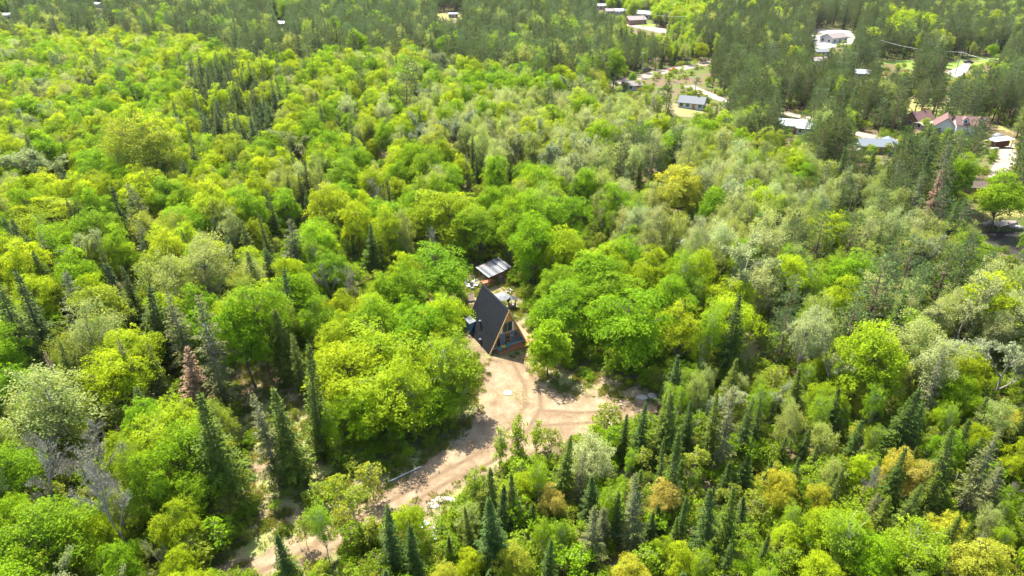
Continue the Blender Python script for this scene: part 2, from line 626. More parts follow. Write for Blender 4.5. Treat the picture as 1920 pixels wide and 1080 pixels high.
def road(pts, width, label, name='gravel_road', mat='road_far'):
    gp = gpoly(pts)
    left, right = [], []
    for i, p in enumerate(gp):
        a, b = gp[max(i - 1, 0)], gp[min(i + 1, len(gp) - 1)]
        d = Vector((b[0] - a[0], b[1] - a[1])).normalized()
        left.append((p[0] - d.y * width / 2, p[1] + d.x * width / 2))
        right.append((p[0] + d.y * width / 2, p[1] - d.x * width / 2))
    poly = left + right[::-1]
    ROADS.append(poly)
    return patch(name, poly, M[mat], 0.06, 1.6, label)


def lot(name, pts, mat, label, off=0.05):
    poly = gpoly(pts)
    ROADS.append(poly)
    return patch(name, poly, M[mat], off, 1.4, label)


road([(1120, 164), (1150, 156), (1185, 149), (1225, 139), (1265, 130), (1330, 117), (1390, 104)], 7, 'sandy road running past the green round tree')
road([(1290, 160), (1315, 172), (1345, 184), (1400, 200), (1480, 213), (1540, 228), (1590, 247), (1640, 258), (1680, 266)], 6, 'sandy lane behind the grey-roofed bungalow')
road([(1160, 38), (1185, 46), (1215, 52), (1250, 60), (1300, 74)], 13, 'pale road below the brown brick house')
road([(1885, 268), (1890, 290), (1882, 310), (1868, 335)], 5, 'sandy footpath by the white-topped trailer')
lot('gravel_yard', [(1512, 62), (1535, 55), (1592, 56), (1604, 70), (1600, 82), (1560, 90), (1530, 92)], 'pale_drive', 'pale gravel yard round the white garage')
lot('lawn', [(1630, 117), (1700, 112), (1765, 122), (1760, 132), (1680, 130), (1640, 126)], 'lawn', 'green lawn under the roadside pines')
lot('lawn', [(1760, 126), (1800, 112), (1880, 100), (1900, 106), (1860, 116), (1800, 132)], 'lawn', 'green lawn behind the pale drive')
lot('pale_drive', [(1772, 138), (1800, 124), (1812, 112), (1822, 118), (1815, 132), (1800, 148)], 'pale_drive', 'pale drive curving between two lawns', 0.09)
lot('lawn', [(1840, 232), (1880, 235), (1905, 252), (1900, 275), (1850, 272), (1835, 255)], 'dry_lawn', 'dry yellow lawn beside the white-topped trailer')
lot('lawn', [(1590, 252), (1640, 262), (1655, 285), (1610, 282)], 'dry_lawn', 'yellowed lawn below the row of small pines')
lot('lawn', [(1690, 180), (1760, 195), (1780, 215), (1700, 215)], 'dry_lawn', 'mossy lawn behind the red-roofed houses')
lot('bare_plot', [(1245, 200), (1262, 193), (1300, 205), (1325, 205), (1310, 222), (1270, 218)], 'yard', 'bare brown plot beside the grey-roofed bungalow')
lot('lawn', [(1178, 44), (1200, 42), (1235, 47), (1215, 51)], 'lawn', 'small bright lawn before the brick house', 0.10)
lot('lawn', [(815, 24), (870, 24), (872, 36), (820, 36)], 'dry_lawn', 'pale meadow in the far dark conifers')
lot('forest_hollow', [(1380, 650), (1395, 632), (1425, 640), (1432, 665), (1405, 700), (1375, 700)], 'litter', 'reddish bare hollow in the wood right of the clearing')
PZ = -2.1
wv = [(97, 121, PZ), (170, 121, PZ), (170, 147, PZ), (97, 147, PZ)]
ROADS.append([(x, y) for x, y, z in wv])
tag(mesh_obj('pond_water', wv, [(0, 1, 2, 3)], M['water']), 'dark brown pond at the right edge', kind='structure')
lot('pond_bank', [(1835, 402), (1870, 392), (1930, 385), (1985, 388), (1960, 399), (1925, 405), (1880, 411), (1850, 424)], 'dry_lawn', 'grassy sandy bank of the pond', 0.08)
#--PART2--
# ------------------------------------------------------------------ the A-frame cabin
CAB_RZ = R(28)
CAB = Vector((-0.65, 90.35, float(terrain(-0.65, 90.35)) + 0.06))
CW, CH, CL = 3.45, 7.4, 8.9
cabin = empty('a_frame_cabin', CAB, CAB_RZ, 'black-roofed A-frame cabin with blue gable standing in the clearing', 'cabin')


def to_cabin(px, py, above=0.0):
    x, y = ground(px, py, above)
    d = Vector((x - CAB.x, y - CAB.y))
    c, s = math.cos(CAB_RZ), math.sin(CAB_RZ)
    return d.x * c + d.y * s, -d.x * s + d.y * c


def halfw(z, inset=0.0):
    return (CW - inset) * (1 - z / CH)


def gable(mb, z0, z1, y0, y1, inset=0.22):
    a, b = halfw(z0, inset), max(halfw(z1, inset), 0.0)
    poly = [(-a, z0), (a, z0), (b, z1), (-b, z1)] if b > 0.02 else [(-a, z0), (a, z0), (0, z1)]
    return mb.prism(poly, lambda u, v: (u, y0, v), lambda u, v: (u, y1, v))


# roof: two steep slopes, each a shingled slab with raised courses
for s, nm in ((-1, 'roof_slope'), (1, 'roof_slope')):
    m = MB()
    e0, e1 = (s * CW, -0.35, 0.12), (s * CW, CL, 0.12)
    r0, r1 = (0, -0.55, CH), (0, CL, CH)
    quad = [r0, r1, e1, e0] if s < 0 else [r1, r0, e0, e1]
    m.slab(quad, 0.16)
    rs = m.build(nm, M['roof_black'], cabin)
    c = MB()
    for k in range(1, 30):                                   # shingle courses stand a little proud
        t = k / 30
        p0 = Vector(r0).lerp(Vector(e0), t)
        p1 = Vector(r1).lerp(Vector(e1), t)
        n = Vector((s * CH, 0, CW)).normalized()
        dn = (Vector(e0) - Vector(r0)).normalized() * 0.06
        q = [p0 + n * 0.006, p1 + n * 0.006, p1 + dn + n * 0.014, p0 + dn + n * 0.014]
        c.slab(q if s < 0 else [q[1], q[0], q[3], q[2]], 0.012)
    c.build('shingle_course', M['roof_black'], rs)
    t = MB()                                                  # golden rake board along the front edge
    n = Vector((s * CH, 0, CW)).normalized()
    a, b = Vector(r0) - n * 0.19 + Vector((0, -0.02, 0)), Vector(e0) - n * 0.19 + Vector((0, -0.02, 0))
    w = Vector((0, 0.09, 0))
    q = [a + n * 0.2, b + n * 0.2, b, a]
    t.add([p for p in q] + [p + w for p in q], [(0, 1, 2, 3), (7, 6, 5, 4), (0, 4, 5, 1), (1, 5, 6, 2), (2, 6, 7, 3), (3, 7, 4, 0)])
    t.build('rake_board', M['trim_wood'], cabin)
m = MB()
m.tube([(0, -0.56, CH + 0.03), (0, CL + 0.02, CH + 0.03)], [0.09, 0.09], 6)
m.build('ridge_cap', M['roof_black'], cabin)
m = MB()
gable(m, 0.36, 2.75, 0.50, 0.62)
m.build('gable_wall', M['blue_wall'], cabin)
m = MB()
gable(m, 0.3, 7.0, CL - 0.35, CL - 0.2)
m.build('rear_wall', M['blue_wall'], cabin)
m = MB()
gable(m, 2.75, 7.0, 0.47, 0.62)
m.build('gable_boarding', M['gold_wood'], cabin)
m = MB()
m.box((0, 0.5, 0.42), (2 * halfw(0.42, 0.25), 0.24, 0.13))
m.build('wall_plate', M['white'], cabin)
for s in (-1, 1):                                             # soffit under the overhang
    m = MB()
    q = [(s * 0.02, -0.45, CH - 0.35), (s * 0.02, 0.4, CH - 0.35), (s * (CW - 0.28), 0.4, 0.2), (s * (CW - 0.28), -0.3, 0.2)]
    m.slab(q if s < 0 else [q[1], q[0], q[3], q[2]], 0.03)
    m.build('soffit', M['gold_wood'], cabin)


def opening(name, x, z, w, h, mullions=(), rails=(), frame='brown_frame', y=0.43, fw_=0.11, curtain=False, fill='glass'):
    m = MB()
    for sx in (-1, 1):
        m.box((x + sx * (w / 2), y, z + h / 2), (fw_, 0.10, h + fw_))
    m.box((x, y, z + h), (w - fw_, 0.09, fw_))
    m.box((x, y, z), (w - fw_, 0.12, fw_))
    for mx in mullions:
        m.box((x + mx, y + 0.01, z + h / 2), (fw_ * 0.7, 0.07, h - fw_))
    o = m.build(name, M[frame], cabin)
    for rz in rails:
        MB().box((x, y + 0.005, z + rz), (w - fw_, 0.06, fw_ * 0.6)).build('rail', M[frame], o)
    MB().box((x, y + 0.035, z + h / 2), (w - fw_ * 0.9, 0.02, h - fw_ * 0.9)).build('pane', M[fill], o)
    if curtain:
        for sx in (-1, 1):
            c = MB()
            n = 6
            for k in range(n):
                u = sx * (w / 2 + 0.10 - 0.04 - k * 0.05)
                d = 0.02 * (k % 2)
                c.box((x + u, y - 0.04 + d, z + h * 0.5), (0.05, 0.03, h * (0.98 - 0.02 * k)))
            c.build('curtain', M['curtain'], o)
    return o


opening('loft_window', 0.1, 2.95, 2.15, 1.75, (0.0,), (), 'offwhite', 0.38, 0.09, True)
opening('door', 0.15, 0.5, 1.0, 2.15, (), (0.55, 1.0), 'brown_frame', 0.42, 0.15)
opening('side_window', -1.45, 0.55, 0.72, 1.75, (), (), 'brown_frame', 0.42, 0.12)
opening('narrow_window', 1.62, 1.0, 0.5, 1.45, (), (0.75,), 'brown_frame', 0.42, 0.10)
MB().box((0.95, 0.42, 2.05), (0.32, 0.05, 0.14)).build('wall_lamp', M['white'], cabin)
# roof vents on the left slope
for px_, py_, hh in ((903, 607, 0.55), (903.5, 640, 0.4)):
    d = ray(px_, py_)
    best = None
    for k in range(400):
        p = EYE + d * (95 + k * 0.1)
        q = Vector((p[0] - CAB.x, p[1] - CAB.y, 0))
        c, s = math.cos(CAB_RZ), math.sin(CAB_RZ)
        lx, ly, lz = q.x * c + q.y * s, -q.x * s + q.y * c, p[2] - CAB.z
        if lx > -halfw(lz):
            best = (lx, ly, lz)
            break
    if best:
        v = MB()
        v.tube([(best[0] + 0.1, best[1], best[2] - 0.1), (best[0] - 0.25, best[1], best[2] + 0.12), (best[0] - 0.28, best[1], best[2] + hh)], [0.11, 0.11, 0.11], 8)
        vo = v.build('roof_vent', M['black'], cabin, True)
        v = MB()
        v.tube([(best[0] - 0.28, best[1], best[2] + hh - 0.02), (best[0] - 0.28, best[1], best[2] + hh + 0.1), (best[0] - 0.28, best[1], best[2] + hh + 0.2)], [0.24, 0.24, 0.05], 8)
        v.build('vent_cap', M['grey_metal'], vo, True)
# side annex with a flat sheet roof
an = MB()
an.box((-2.6, 7.5, 1.05), (1.8, 1.7, 2.1))
an.build('annex_wall', M['blue_wall'], cabin)
an = MB()
an.slab([(-3.65, 6.5, 2.12), (-2.1, 6.5, 2.4), (-2.1, 8.5, 2.4), (-3.65, 8.5, 2.12)], 0.08)
an.build('annex_roof', M['roof_grey'], cabin)
# deck: each board its own part, on a dark rim
deck = MB()
deck.box((1.0, -0.95, 0.17), (5.9, 0.08, 0.26))
deck.box((4.72, 3.2, 0.17), (0.08, 8.3, 0.26))
deck.box((-1.98, -0.42, 0.17), (0.08, 1.1, 0.26))
dk = deck.build('deck_frame', M['brown_frame'], cabin)
bm = MB().box((0, 0, 0), (6.75, 0.135, 0.04))
bo = bm.build('deck_board', M['red_wood'], dk)
bo.location = (1.37, -0.93, 0.325)
for k in range(1, 10):
    b2 = bo.copy()
    COL.objects.link(b2)
    b2.parent = dk
    b2.location = (1.37 + random.uniform(-0.012, 0.012), -0.93 + k * 0.142, 0.325 + random.uniform(-0.003, 0.003))
b3 = MB().box((0, 0, 0), (0.135, 6.9, 0.04)).build('deck_board', M['red_wood'], dk)
b3.location = (3.55, 3.93, 0.325)
for k in range(1, 9):
    b2 = b3.copy()
    COL.objects.link(b2)
    b2.parent = dk
    b2.location = (3.55 + k * 0.142, 3.93 + random.uniform(-0.012, 0.012), 0.325 + random.uniform(-0.003, 0.003))


def cab_world(x, y, z=0.0):
    c, s = math.cos(CAB_RZ), math.sin(CAB_RZ)
    return (CAB.x + x * c - y * s, CAB.y + x * s + y * c, CAB.z + z)


def chair(loc, rz, mat, label, group, recline=0.15, low=False, name='patio_chair'):
    t = empty(name, loc, rz, label, 'chair', group)
    sh = 0.34 if low else 0.44
    d = 0.62 if low else 0.46
    MB().slab([(-0.28, -d / 2, sh + (0.08 if low else 0)), (0.28, -d / 2, sh + (0.08 if low else 0)), (0.28, d / 2, sh), (-0.28, d / 2, sh)], 0.05).build('seat', mat, t)
    bh = 0.75 if low else 0.55
    off = bh * math.sin(recline)
    MB().slab([(-0.28, d / 2, sh), (0.28, d / 2, sh), (0.26, d / 2 + off, sh + bh), (-0.26, d / 2 + off, sh + bh)], 0.05).build('backrest', mat, t)
    for sx in (-1, 1):
        for sy in (-1, 1):
            MB().tube([(sx * 0.25, sy * (d / 2 - 0.03), sh), (sx * 0.27, sy * (d / 2 + 0.02), 0)], [0.025, 0.025], 6).build('leg', mat, t)
        MB().slab([(sx * 0.31 - 0.05, -d / 2, sh + 0.24), (sx * 0.31 + 0.05, -d / 2, sh + 0.24), (sx * 0.31 + 0.05, d / 2 + 0.1, sh + 0.22), (sx * 0.31 - 0.05, d / 2 + 0.1, sh + 0.22)], 0.03).build('armrest', mat, t)
    return t


tx, ty = -1.0, -0.42
tb = empty('round_patio_table', cab_world(tx, ty, 0.345), CAB_RZ, 'round yellow patio table on the red deck before the cabin', 'table')
MB().tube([(0, 0, 0.68), (0, 0, 0.72)], [0.42, 0.42], 18).build('table_top', M['yellow'], tb)
for k in range(4):
    a = k * math.pi / 2 + 0.4
    MB().tube([(0.1 * math.cos(a), 0.1 * math.sin(a), 0.68), (0.34 * math.cos(a), 0.34 * math.sin(a), 0)], [0.022, 0.022], 6).build('leg', M['teal'], tb)
chair(cab_world(tx - 0.72, ty - 0.02, 0.345), CAB_RZ + R(80), M['teal'], 'teal patio chair left of the yellow table on the deck', 'teal patio chairs on the deck')
chair(cab_world(tx + 0.72, ty + 0.1, 0.345), CAB_RZ - R(70), M['teal'], 'teal patio chair right of the yellow table by the cabin door', 'teal patio chairs on the deck')


# ------------------------------------------------------------------ the yard behind the cabin
def at(px, py, dz=0.0):
    x, y = ground(px, py)
    return Vector((x, y, float(terrain(x, y)) + dz))


# pavilion: single-pitch sheet roof on posts
pA, pB = at(899, 530), at(917, 538.8)
ux = (pB - pA)
ux.z = 0
wid = ux.length
prz = math.atan2(ux.y, ux.x)
pv = empty('open_pavilion', (pA.x, pA.y, pA.z + 0.05), prz, 'open wooden pavilion with striped grey sheet roof behind the cabin', 'pavilion')
LEN = 5.0
fo = MB().box((wid / 2, LEN / 2, 0.06), (wid - 0.1, LEN, 0.1)).build('floor_frame', M['red_wood'], pv)
for k in range(8):
    MB().box((wid * (k + 0.5) / 8, LEN / 2, 0.13), (wid / 8 - 0.03, LEN - 0.1, 0.035)).build('floor_board', M['red_wood'], fo)
for x_, hgt in ((0.05, 2.95), (wid - 0.05, 2.3)):
    for y_ in (0.1, LEN / 2, LEN - 0.1):
        MB().box((x_, y_, hgt / 2), (0.14, 0.14, hgt)).build('post', M['brown_frame'], pv)
    MB().box((x_, LEN / 2, hgt + 0.06), (0.12, LEN + 0.5, 0.14)).build('beam', M['brown_frame'], pv)
MB().box((wid / 2, LEN / 2 + 1.6, 1.1), (wid - 0.3, 0.1, 1.9)).build('back_partition', M['brown_frame'], pv)
npan = 13
pw = (LEN + 0.9) / npan
for k in range(npan):
    y0 = -0.45 + k * pw
    lift = 0.14 if k >= 9 else 0.0
    mat = M['roof_silver'] if k in (0, 3, 7, 9) else M['dark_metal'] if k % 2 else M['grey_metal']
    q = [(-0.5, y0 + 0.015, 3.16 + lift), (wid + 0.45, y0 + 0.015, 2.36 + lift), (wid + 0.45, y0 + pw - 0.015, 2.36 + lift), (-0.5, y0 + pw - 0.015, 3.16 + lift)]
    MB().slab(q, 0.03).build('roof_sheet', mat, pv)
cb = at(938.5, 529)
cab2 = empty('garden_cabinet', cb, prz, 'grey box cabinet beneath the right end of the pavilion roof', 'cabinet')
MB().box((0, 0, 0.6), (0.9, 0.6, 1.2)).build('body', M['canvas'], cab2)
MB().box((0, 0, 1.23), (1.0, 0.7, 0.06)).build('lid', M['grey_metal'], cab2)
for sx in (-1, 1):
    MB().box((sx * 0.22, -0.31, 0.6), (0.4, 0.03, 1.0)).build('door', M['canvas'], cab2)
seats = [(877.5, 529, 2.2, 'canvas', 'grey garden armchair farthest left of the fire ring'), (889, 531.5, -2.4, 'white', 'white garden armchair nearest the pavilion posts'),
         (892.5, 537.5, -1.7, 'white', 'white reclined garden armchair with dark legs facing the fire ring'), (878.5, 539.5, 1.1, 'white', 'white garden armchair near the maple at the yard edge'),
         (885.5, 543, 0.3, 'canvas', 'grey low garden armchair nearest the raised bed')]
for px_, py_, rz, mt, lb in seats:
    chair(at(px_, py_, 0.06), rz, M[mt], lb, 'garden chairs round the fire ring', 0.55, True, 'garden_armchair')
fr = empty('fire_ring', at(884, 535, 0.06), 0, 'ring of stones for a fire between the garden chairs', 'fire ring')
for k in range(10):
    a = k * math.tau / 10
    s_ = random.uniform(0.13, 0.2)
    o = MB()
    o.tube([(0.55 * math.cos(a), 0.55 * math.sin(a), 0), (0.55 * math.cos(a), 0.55 * math.sin(a), s_), (0.55 * math.cos(a), 0.55 * math.sin(a), s_ * 1.5)], [s_, s_ * 0.9, s_ * 0.4], 6)
    o.build('stone', M['stone'], fr)
MB().tube([(0, 0, 0.0), (0, 0, 0.05)], [0.42, 0.36], 10).build('ash_bed', M['soil'], fr)
# raised garden bed
rb = empty('raised_garden_bed', at(882.5, 561, 0.05), R(12), 'wooden raised garden bed filled with dark soil left of the cabin roof', 'garden bed')
for sx in (-1, 1):
    MB().box((sx * 0.6, 0, 0.2), (0.07, 2.5, 0.4)).build('board', M['grey_wood'], rb)
    MB().box((0, sx * 1.25, 0.2), (1.13, 0.07, 0.4)).build('board', M['grey_wood'], rb)
MB().box((0, 0, 0.16), (1.12, 2.42, 0.28)).build('soil', M['soil'], rb)
# parasol
pr = empty('parasol', at(941, 577, 0.05), 0.3, 'pale grey round parasol peeking over the cabin roof', 'parasol')
m = MB()
vv, ff = [(0, 0, 2.75)], []
for j, (rr, zz) in enumerate(((0.7, 2.62), (1.45, 2.25))):
    for k in range(16):
        a = k * math.tau / 16
        sag = 0.05 * (k % 2) * (j + 1)
        vv.append((rr * math.cos(a), rr * math.sin(a), zz - sag))
for k in range(16):
    ff.append((0, 1 + k, 1 + (k + 1) % 16))
    ff.append((1 + k, 17 + k, 17 + (k + 1) % 16, 1 + (k + 1) % 16))
m.add(vv, ff).build('canopy', M['canvas'], pr)
MB().tube([(0, 0, 0), (0, 0, 2.78)], [0.03, 0.03], 8).build('pole', M['grey_metal'], pr)
for k in range(8):
    a = k * math.tau / 8
    MB().tube([(0, 0, 2.68), (1.4 * math.cos(a), 1.4 * math.sin(a), 2.2)], [0.012, 0.012], 5).build('rib', M['grey_metal'], pr)
MB().tube([(0, 0, 0), (0, 0, 0.1)], [0.3, 0.25], 12).build('base', M['black'], pr)
# lamp post and small roofed log store behind it
lp = empty('lamp_post', at(961.8, 596, 0.05), 0, 'slim dark lamp post with white globe right of the cabin peak', 'lamp post')
MB().tube([(0, 0, 0), (0, 0, 0.3), (0, 0, 2.4)], [0.09, 0.055, 0.05], 8).build('post', M['black'], lp)
m = MB()
m.tube([(0, 0, 2.4), (0, 0, 2.46), (0, 0, 2.56), (0, 0, 2.66), (0, 0, 2.7)], [0.06, 0.14, 0.17, 0.12, 0.03], 12).build('globe', M['white'], lp, True)
ls = empty('log_store', at(960, 577, 0.05), R(8), 'small log store with dark pitched roof behind the lamp post', 'shed')
for sx in (-1, 1):
    for sy in (-1, 1):
        MB().box((sx * 0.6, sy * 0.4, 0.8), (0.1, 0.1, 1.6)).build('post', M['brown_frame'], ls)
    q = [(0, -0.7, 2.1), (0, 0.7, 2.1), (sx * 0.95, 0.7, 1.55), (sx * 0.95, -0.7, 1.55)]
    MB().slab(q if sx < 0 else [q[1], q[0], q[3], q[2]], 0.06).build('roof_slope', M['dark_metal'], ls)
for k in range(12):
    x_, z_ = -0.45 + (k % 4) * 0.3, 0.16 + (k // 4) * 0.27
    MB().tube([(x_, -0.35, z_), (x_, 0.35, z_)], [0.13, 0.12], 7).build('log', M['grey_wood'], ls)
wp = empty('firewood_heap', at(953, 549, 0.05), 0.4, 'heap of split pale firewood at the yard edge under the maple', 'firewood')
for k in range(14):
    a = random.uniform(0, math.pi)
    c = Vector((random.uniform(-0.7, 0.7), random.uniform(-0.4, 0.4), 0.12 + 0.13 * (k // 6)))
    d = Vector((math.cos(a), math.sin(a), random.uniform(-0.1, 0.1))) * 0.28
    MB().tube([c - d, c + d], [0.09, 0.08], 5).build('log', M['bark_birch'] if k % 3 else M['grey_wood'], wp)
gc = empty('gas_cylinder', at(886.5, 588, 0.05), 0, 'white gas cylinder standing by the blue annex', 'gas cylinder')
MB().tube([(0, 0, 0), (0, 0, 0.08), (0, 0, 1.05), (0, 0, 1.2), (0, 0, 1.25)], [0.15, 0.19, 0.19, 0.1, 0.05], 12).build('tank', M['white'], gc, True)
MB().tube([(0, 0, 1.25), (0, 0, 1.36)], [0.05, 0.06], 8).build('valve', M['grey_metal'], gc)

# septic lid, birch logs, stones, post and tarpaulin along the driveway
sl = at(952, 738, 0.08)
so = empty('septic_lid', sl, 0, 'round pale concrete lid set in the sandy driveway', 'lid')
MB().tube([(0, 0, -0.05), (0, 0, 0.09), (0, 0, 0.12)], [0.62, 0.62, 0.56], 20).build('cover', M['concrete'], so)
MB().tube([(0, 0, 0.12), (0, 0, 0.16)], [0.12, 0.10], 10).build('handle', M['grey_metal'], so)


def log_thing(name, a, b, r0, r1, mat, label, group=None, twigs=0):
    pa, pb = at(*a), at(*b)
    mid = (pa + pb) / 2
    t = empty(name, mid, 0, label, 'log', group)
    la, lb = pa - mid + Vector((0, 0, r0 + 0.06)), pb - mid + Vector((0, 0, r1 + 0.1))
    m_ = MB()
    pts = [la.lerp(lb, k / 6) + Vector((random.uniform(-.06, .06), random.uniform(-.06, .06), random.uniform(-.02, .04))) for k in range(7)]
    m_.tube(pts, [r0 + (r1 - r0) * k / 6 for k in range(7)], 7)
    m_.build('trunk', M[mat], t, True)
    for k in range(twigs):
        p = la.lerp(lb, random.uniform(0.3, 1.0))
        q = p + Vector((random.uniform(-1, 1), random.uniform(-0.6, 0.9), random.uniform(0.2, 0.9))) * random.uniform(0.5, 1.3)
        MB().tube([p, (p + q) / 2 + Vector((0, 0, 0.1)), q], [r1 * 0.6, r1 * 0.4, 0.012], 5).build('branch', M[mat], t)
    return t


log_thing('fallen_birch_log', (729, 906), (791, 877), 0.13, 0.08, 'bark_birch', 'white fallen birch log lying along the driveway edge')
log_thing('fallen_grey_pole', (742, 893), (788, 880), 0.08, 0.05, 'bark_dead', 'thin grey fallen pole just behind the white birch log', None, 3)
log_thing('fallen_dead_branch', (918, 888), (926, 898), 0.07, 0.04, 'bark_birch', 'short white branch on the leaf litter below the driveway')
log_thing('fallen_dead_tree', (350, 1040), (420, 1012), 0.10, 0.04, 'bark_dead', 'grey brush of dead branches at the track edge', None, 12)
log_thing('fallen_dead_tree', (150, 975), (15, 955), 0.14, 0.05, 'bark_dead', 'silver fallen tree lying in the lower left thicket', None, 14)
log_thing('fallen_dead_tree', (1665, 790), (1705, 775), 0.12, 0.05, 'bark_dead', 'bleached fallen tree in the young wood far right of the driveway', None, 12)


def rock(name, px_, py_, sx, sy, sz, mat, label, cat='rock', seed=0):
    rg = np.random.default_rng(seed)
    bm = bmesh.new()
    bmesh.ops.create_icosphere(bm, subdivisions=3, radius=1)
    for v in bm.verts:
        n = 1 + 0.16 * math.sin(v.co.x * 3.1 + seed) + 0.12 * math.cos(v.co.y * 4.3 + seed * 2) + rg.uniform(-0.05, 0.05)
        v.co = Vector((v.co.x * sx * n, v.co.y * sy * n, v.co.z * sz * n))
    me = bpy.data.meshes.new(name)
    bm.to_mesh(me)
    bm.free()
    me.materials.append(M[mat])
    o = bpy.data.objects.new(name, me)
    COL.objects.link(o)
    o.location = at(px_, py_, 0.05)
    return tag(o, label, cat)


rock('flat_rock', 1203, 746, 1.1, 0.5, 0.16, 'stone', 'long flat pale rock at the far end of the driveway', seed=1)
rock('flat_rock', 1224, 743, 0.8, 0.6, 0.2, 'stone', 'broad pale rock beside the rusty post', seed=2)
rock('round_rock', 1145, 796, 0.5, 0.35, 0.2, 'stone', 'small pale rock at the lower driveway edge', seed=3)
rock('flat_rock', 833, 938, 1.3, 0.6, 0.2, 'stone', 'pale sandy rock slab below the driveway bend', seed=4)
rock('flat_rock', 812, 948, 0.7, 0.5, 0.15, 'stone', 'smaller pale slab above the white tarpaulin', seed=5)
rp = empty('fence_post', at(1233.5, 768), 0, 'short rusty brown post at the end of the driveway', 'post')
MB().box((0, 0, 0.65), (0.2, 0.2, 1.3)).build('shaft', M['rust'], rp)
MB().box((0, 0, 1.33), (0.25, 0.25, 0.06)).build('cap', M['rust'], rp)
# crumpled tarpaulin sheets
for i, (pts, lb) in enumerate((([(781, 985), (795, 975), (806, 985), (796, 1002), (784, 998)], 'crumpled white tarpaulin among the saplings below the driveway'),
                               ([(814, 990), (822, 1000), (828, 1012), (818, 1020), (810, 1014)], 'long white tarpaulin strip beside the low firs'),
                               ([(805, 1030), (816, 1028), (820, 1045), (808, 1048)], 'small white tarpaulin scrap nearest the bottom edge'))):
    poly = gpoly(pts)
    cx_, cy_ = np.mean(poly, 0)
    rg = np.random.default_rng(i)
    vv, ff, n = [], [], 9
    for j in range(n):
        for k in range(n):
            u, v = k / (n - 1), j / (n - 1)
            a, b = np.array(poly[0]), np.array(poly[1])
            c, d = np.array(poly[2]), np.array(poly[-1])
            p = (a * (1 - u) + b * u) * (1 - v) + (d * (1 - u) + c * u) * v
            z = 0.12 + 0.22 * abs(math.sin(u * 7 + i) * math.cos(v * 6 + i * 2)) + rg.uniform(0, 0.08)
            vv.append((p[0] + rg.uniform(-.08, .08) - cx_, p[1] + rg.uniform(-.08, .08) - cy_, z))
    for j in range(n - 1):
        for k in range(n - 1):
            ff.append((j * n + k, j * n + k + 1, (j + 1) * n + k + 1, (j + 1) * n + k))
    o = mesh_obj('tarpaulin', vv, ff, M['tarp'])
    o.location = (cx_, cy_, float(terrain(cx_, cy_)) + 0.03)
    tag(o, lb, 'tarpaulin', 'white tarpaulins')
    sm = o.modifiers.new('thick', 'SOLIDIFY')
    sm.thickness = 0.02

# ------------------------------------------------------------------ the hamlet
CLEAR = []                                                    # (x0, y0, x1, y1, depth): sight lines that no random tree may cover


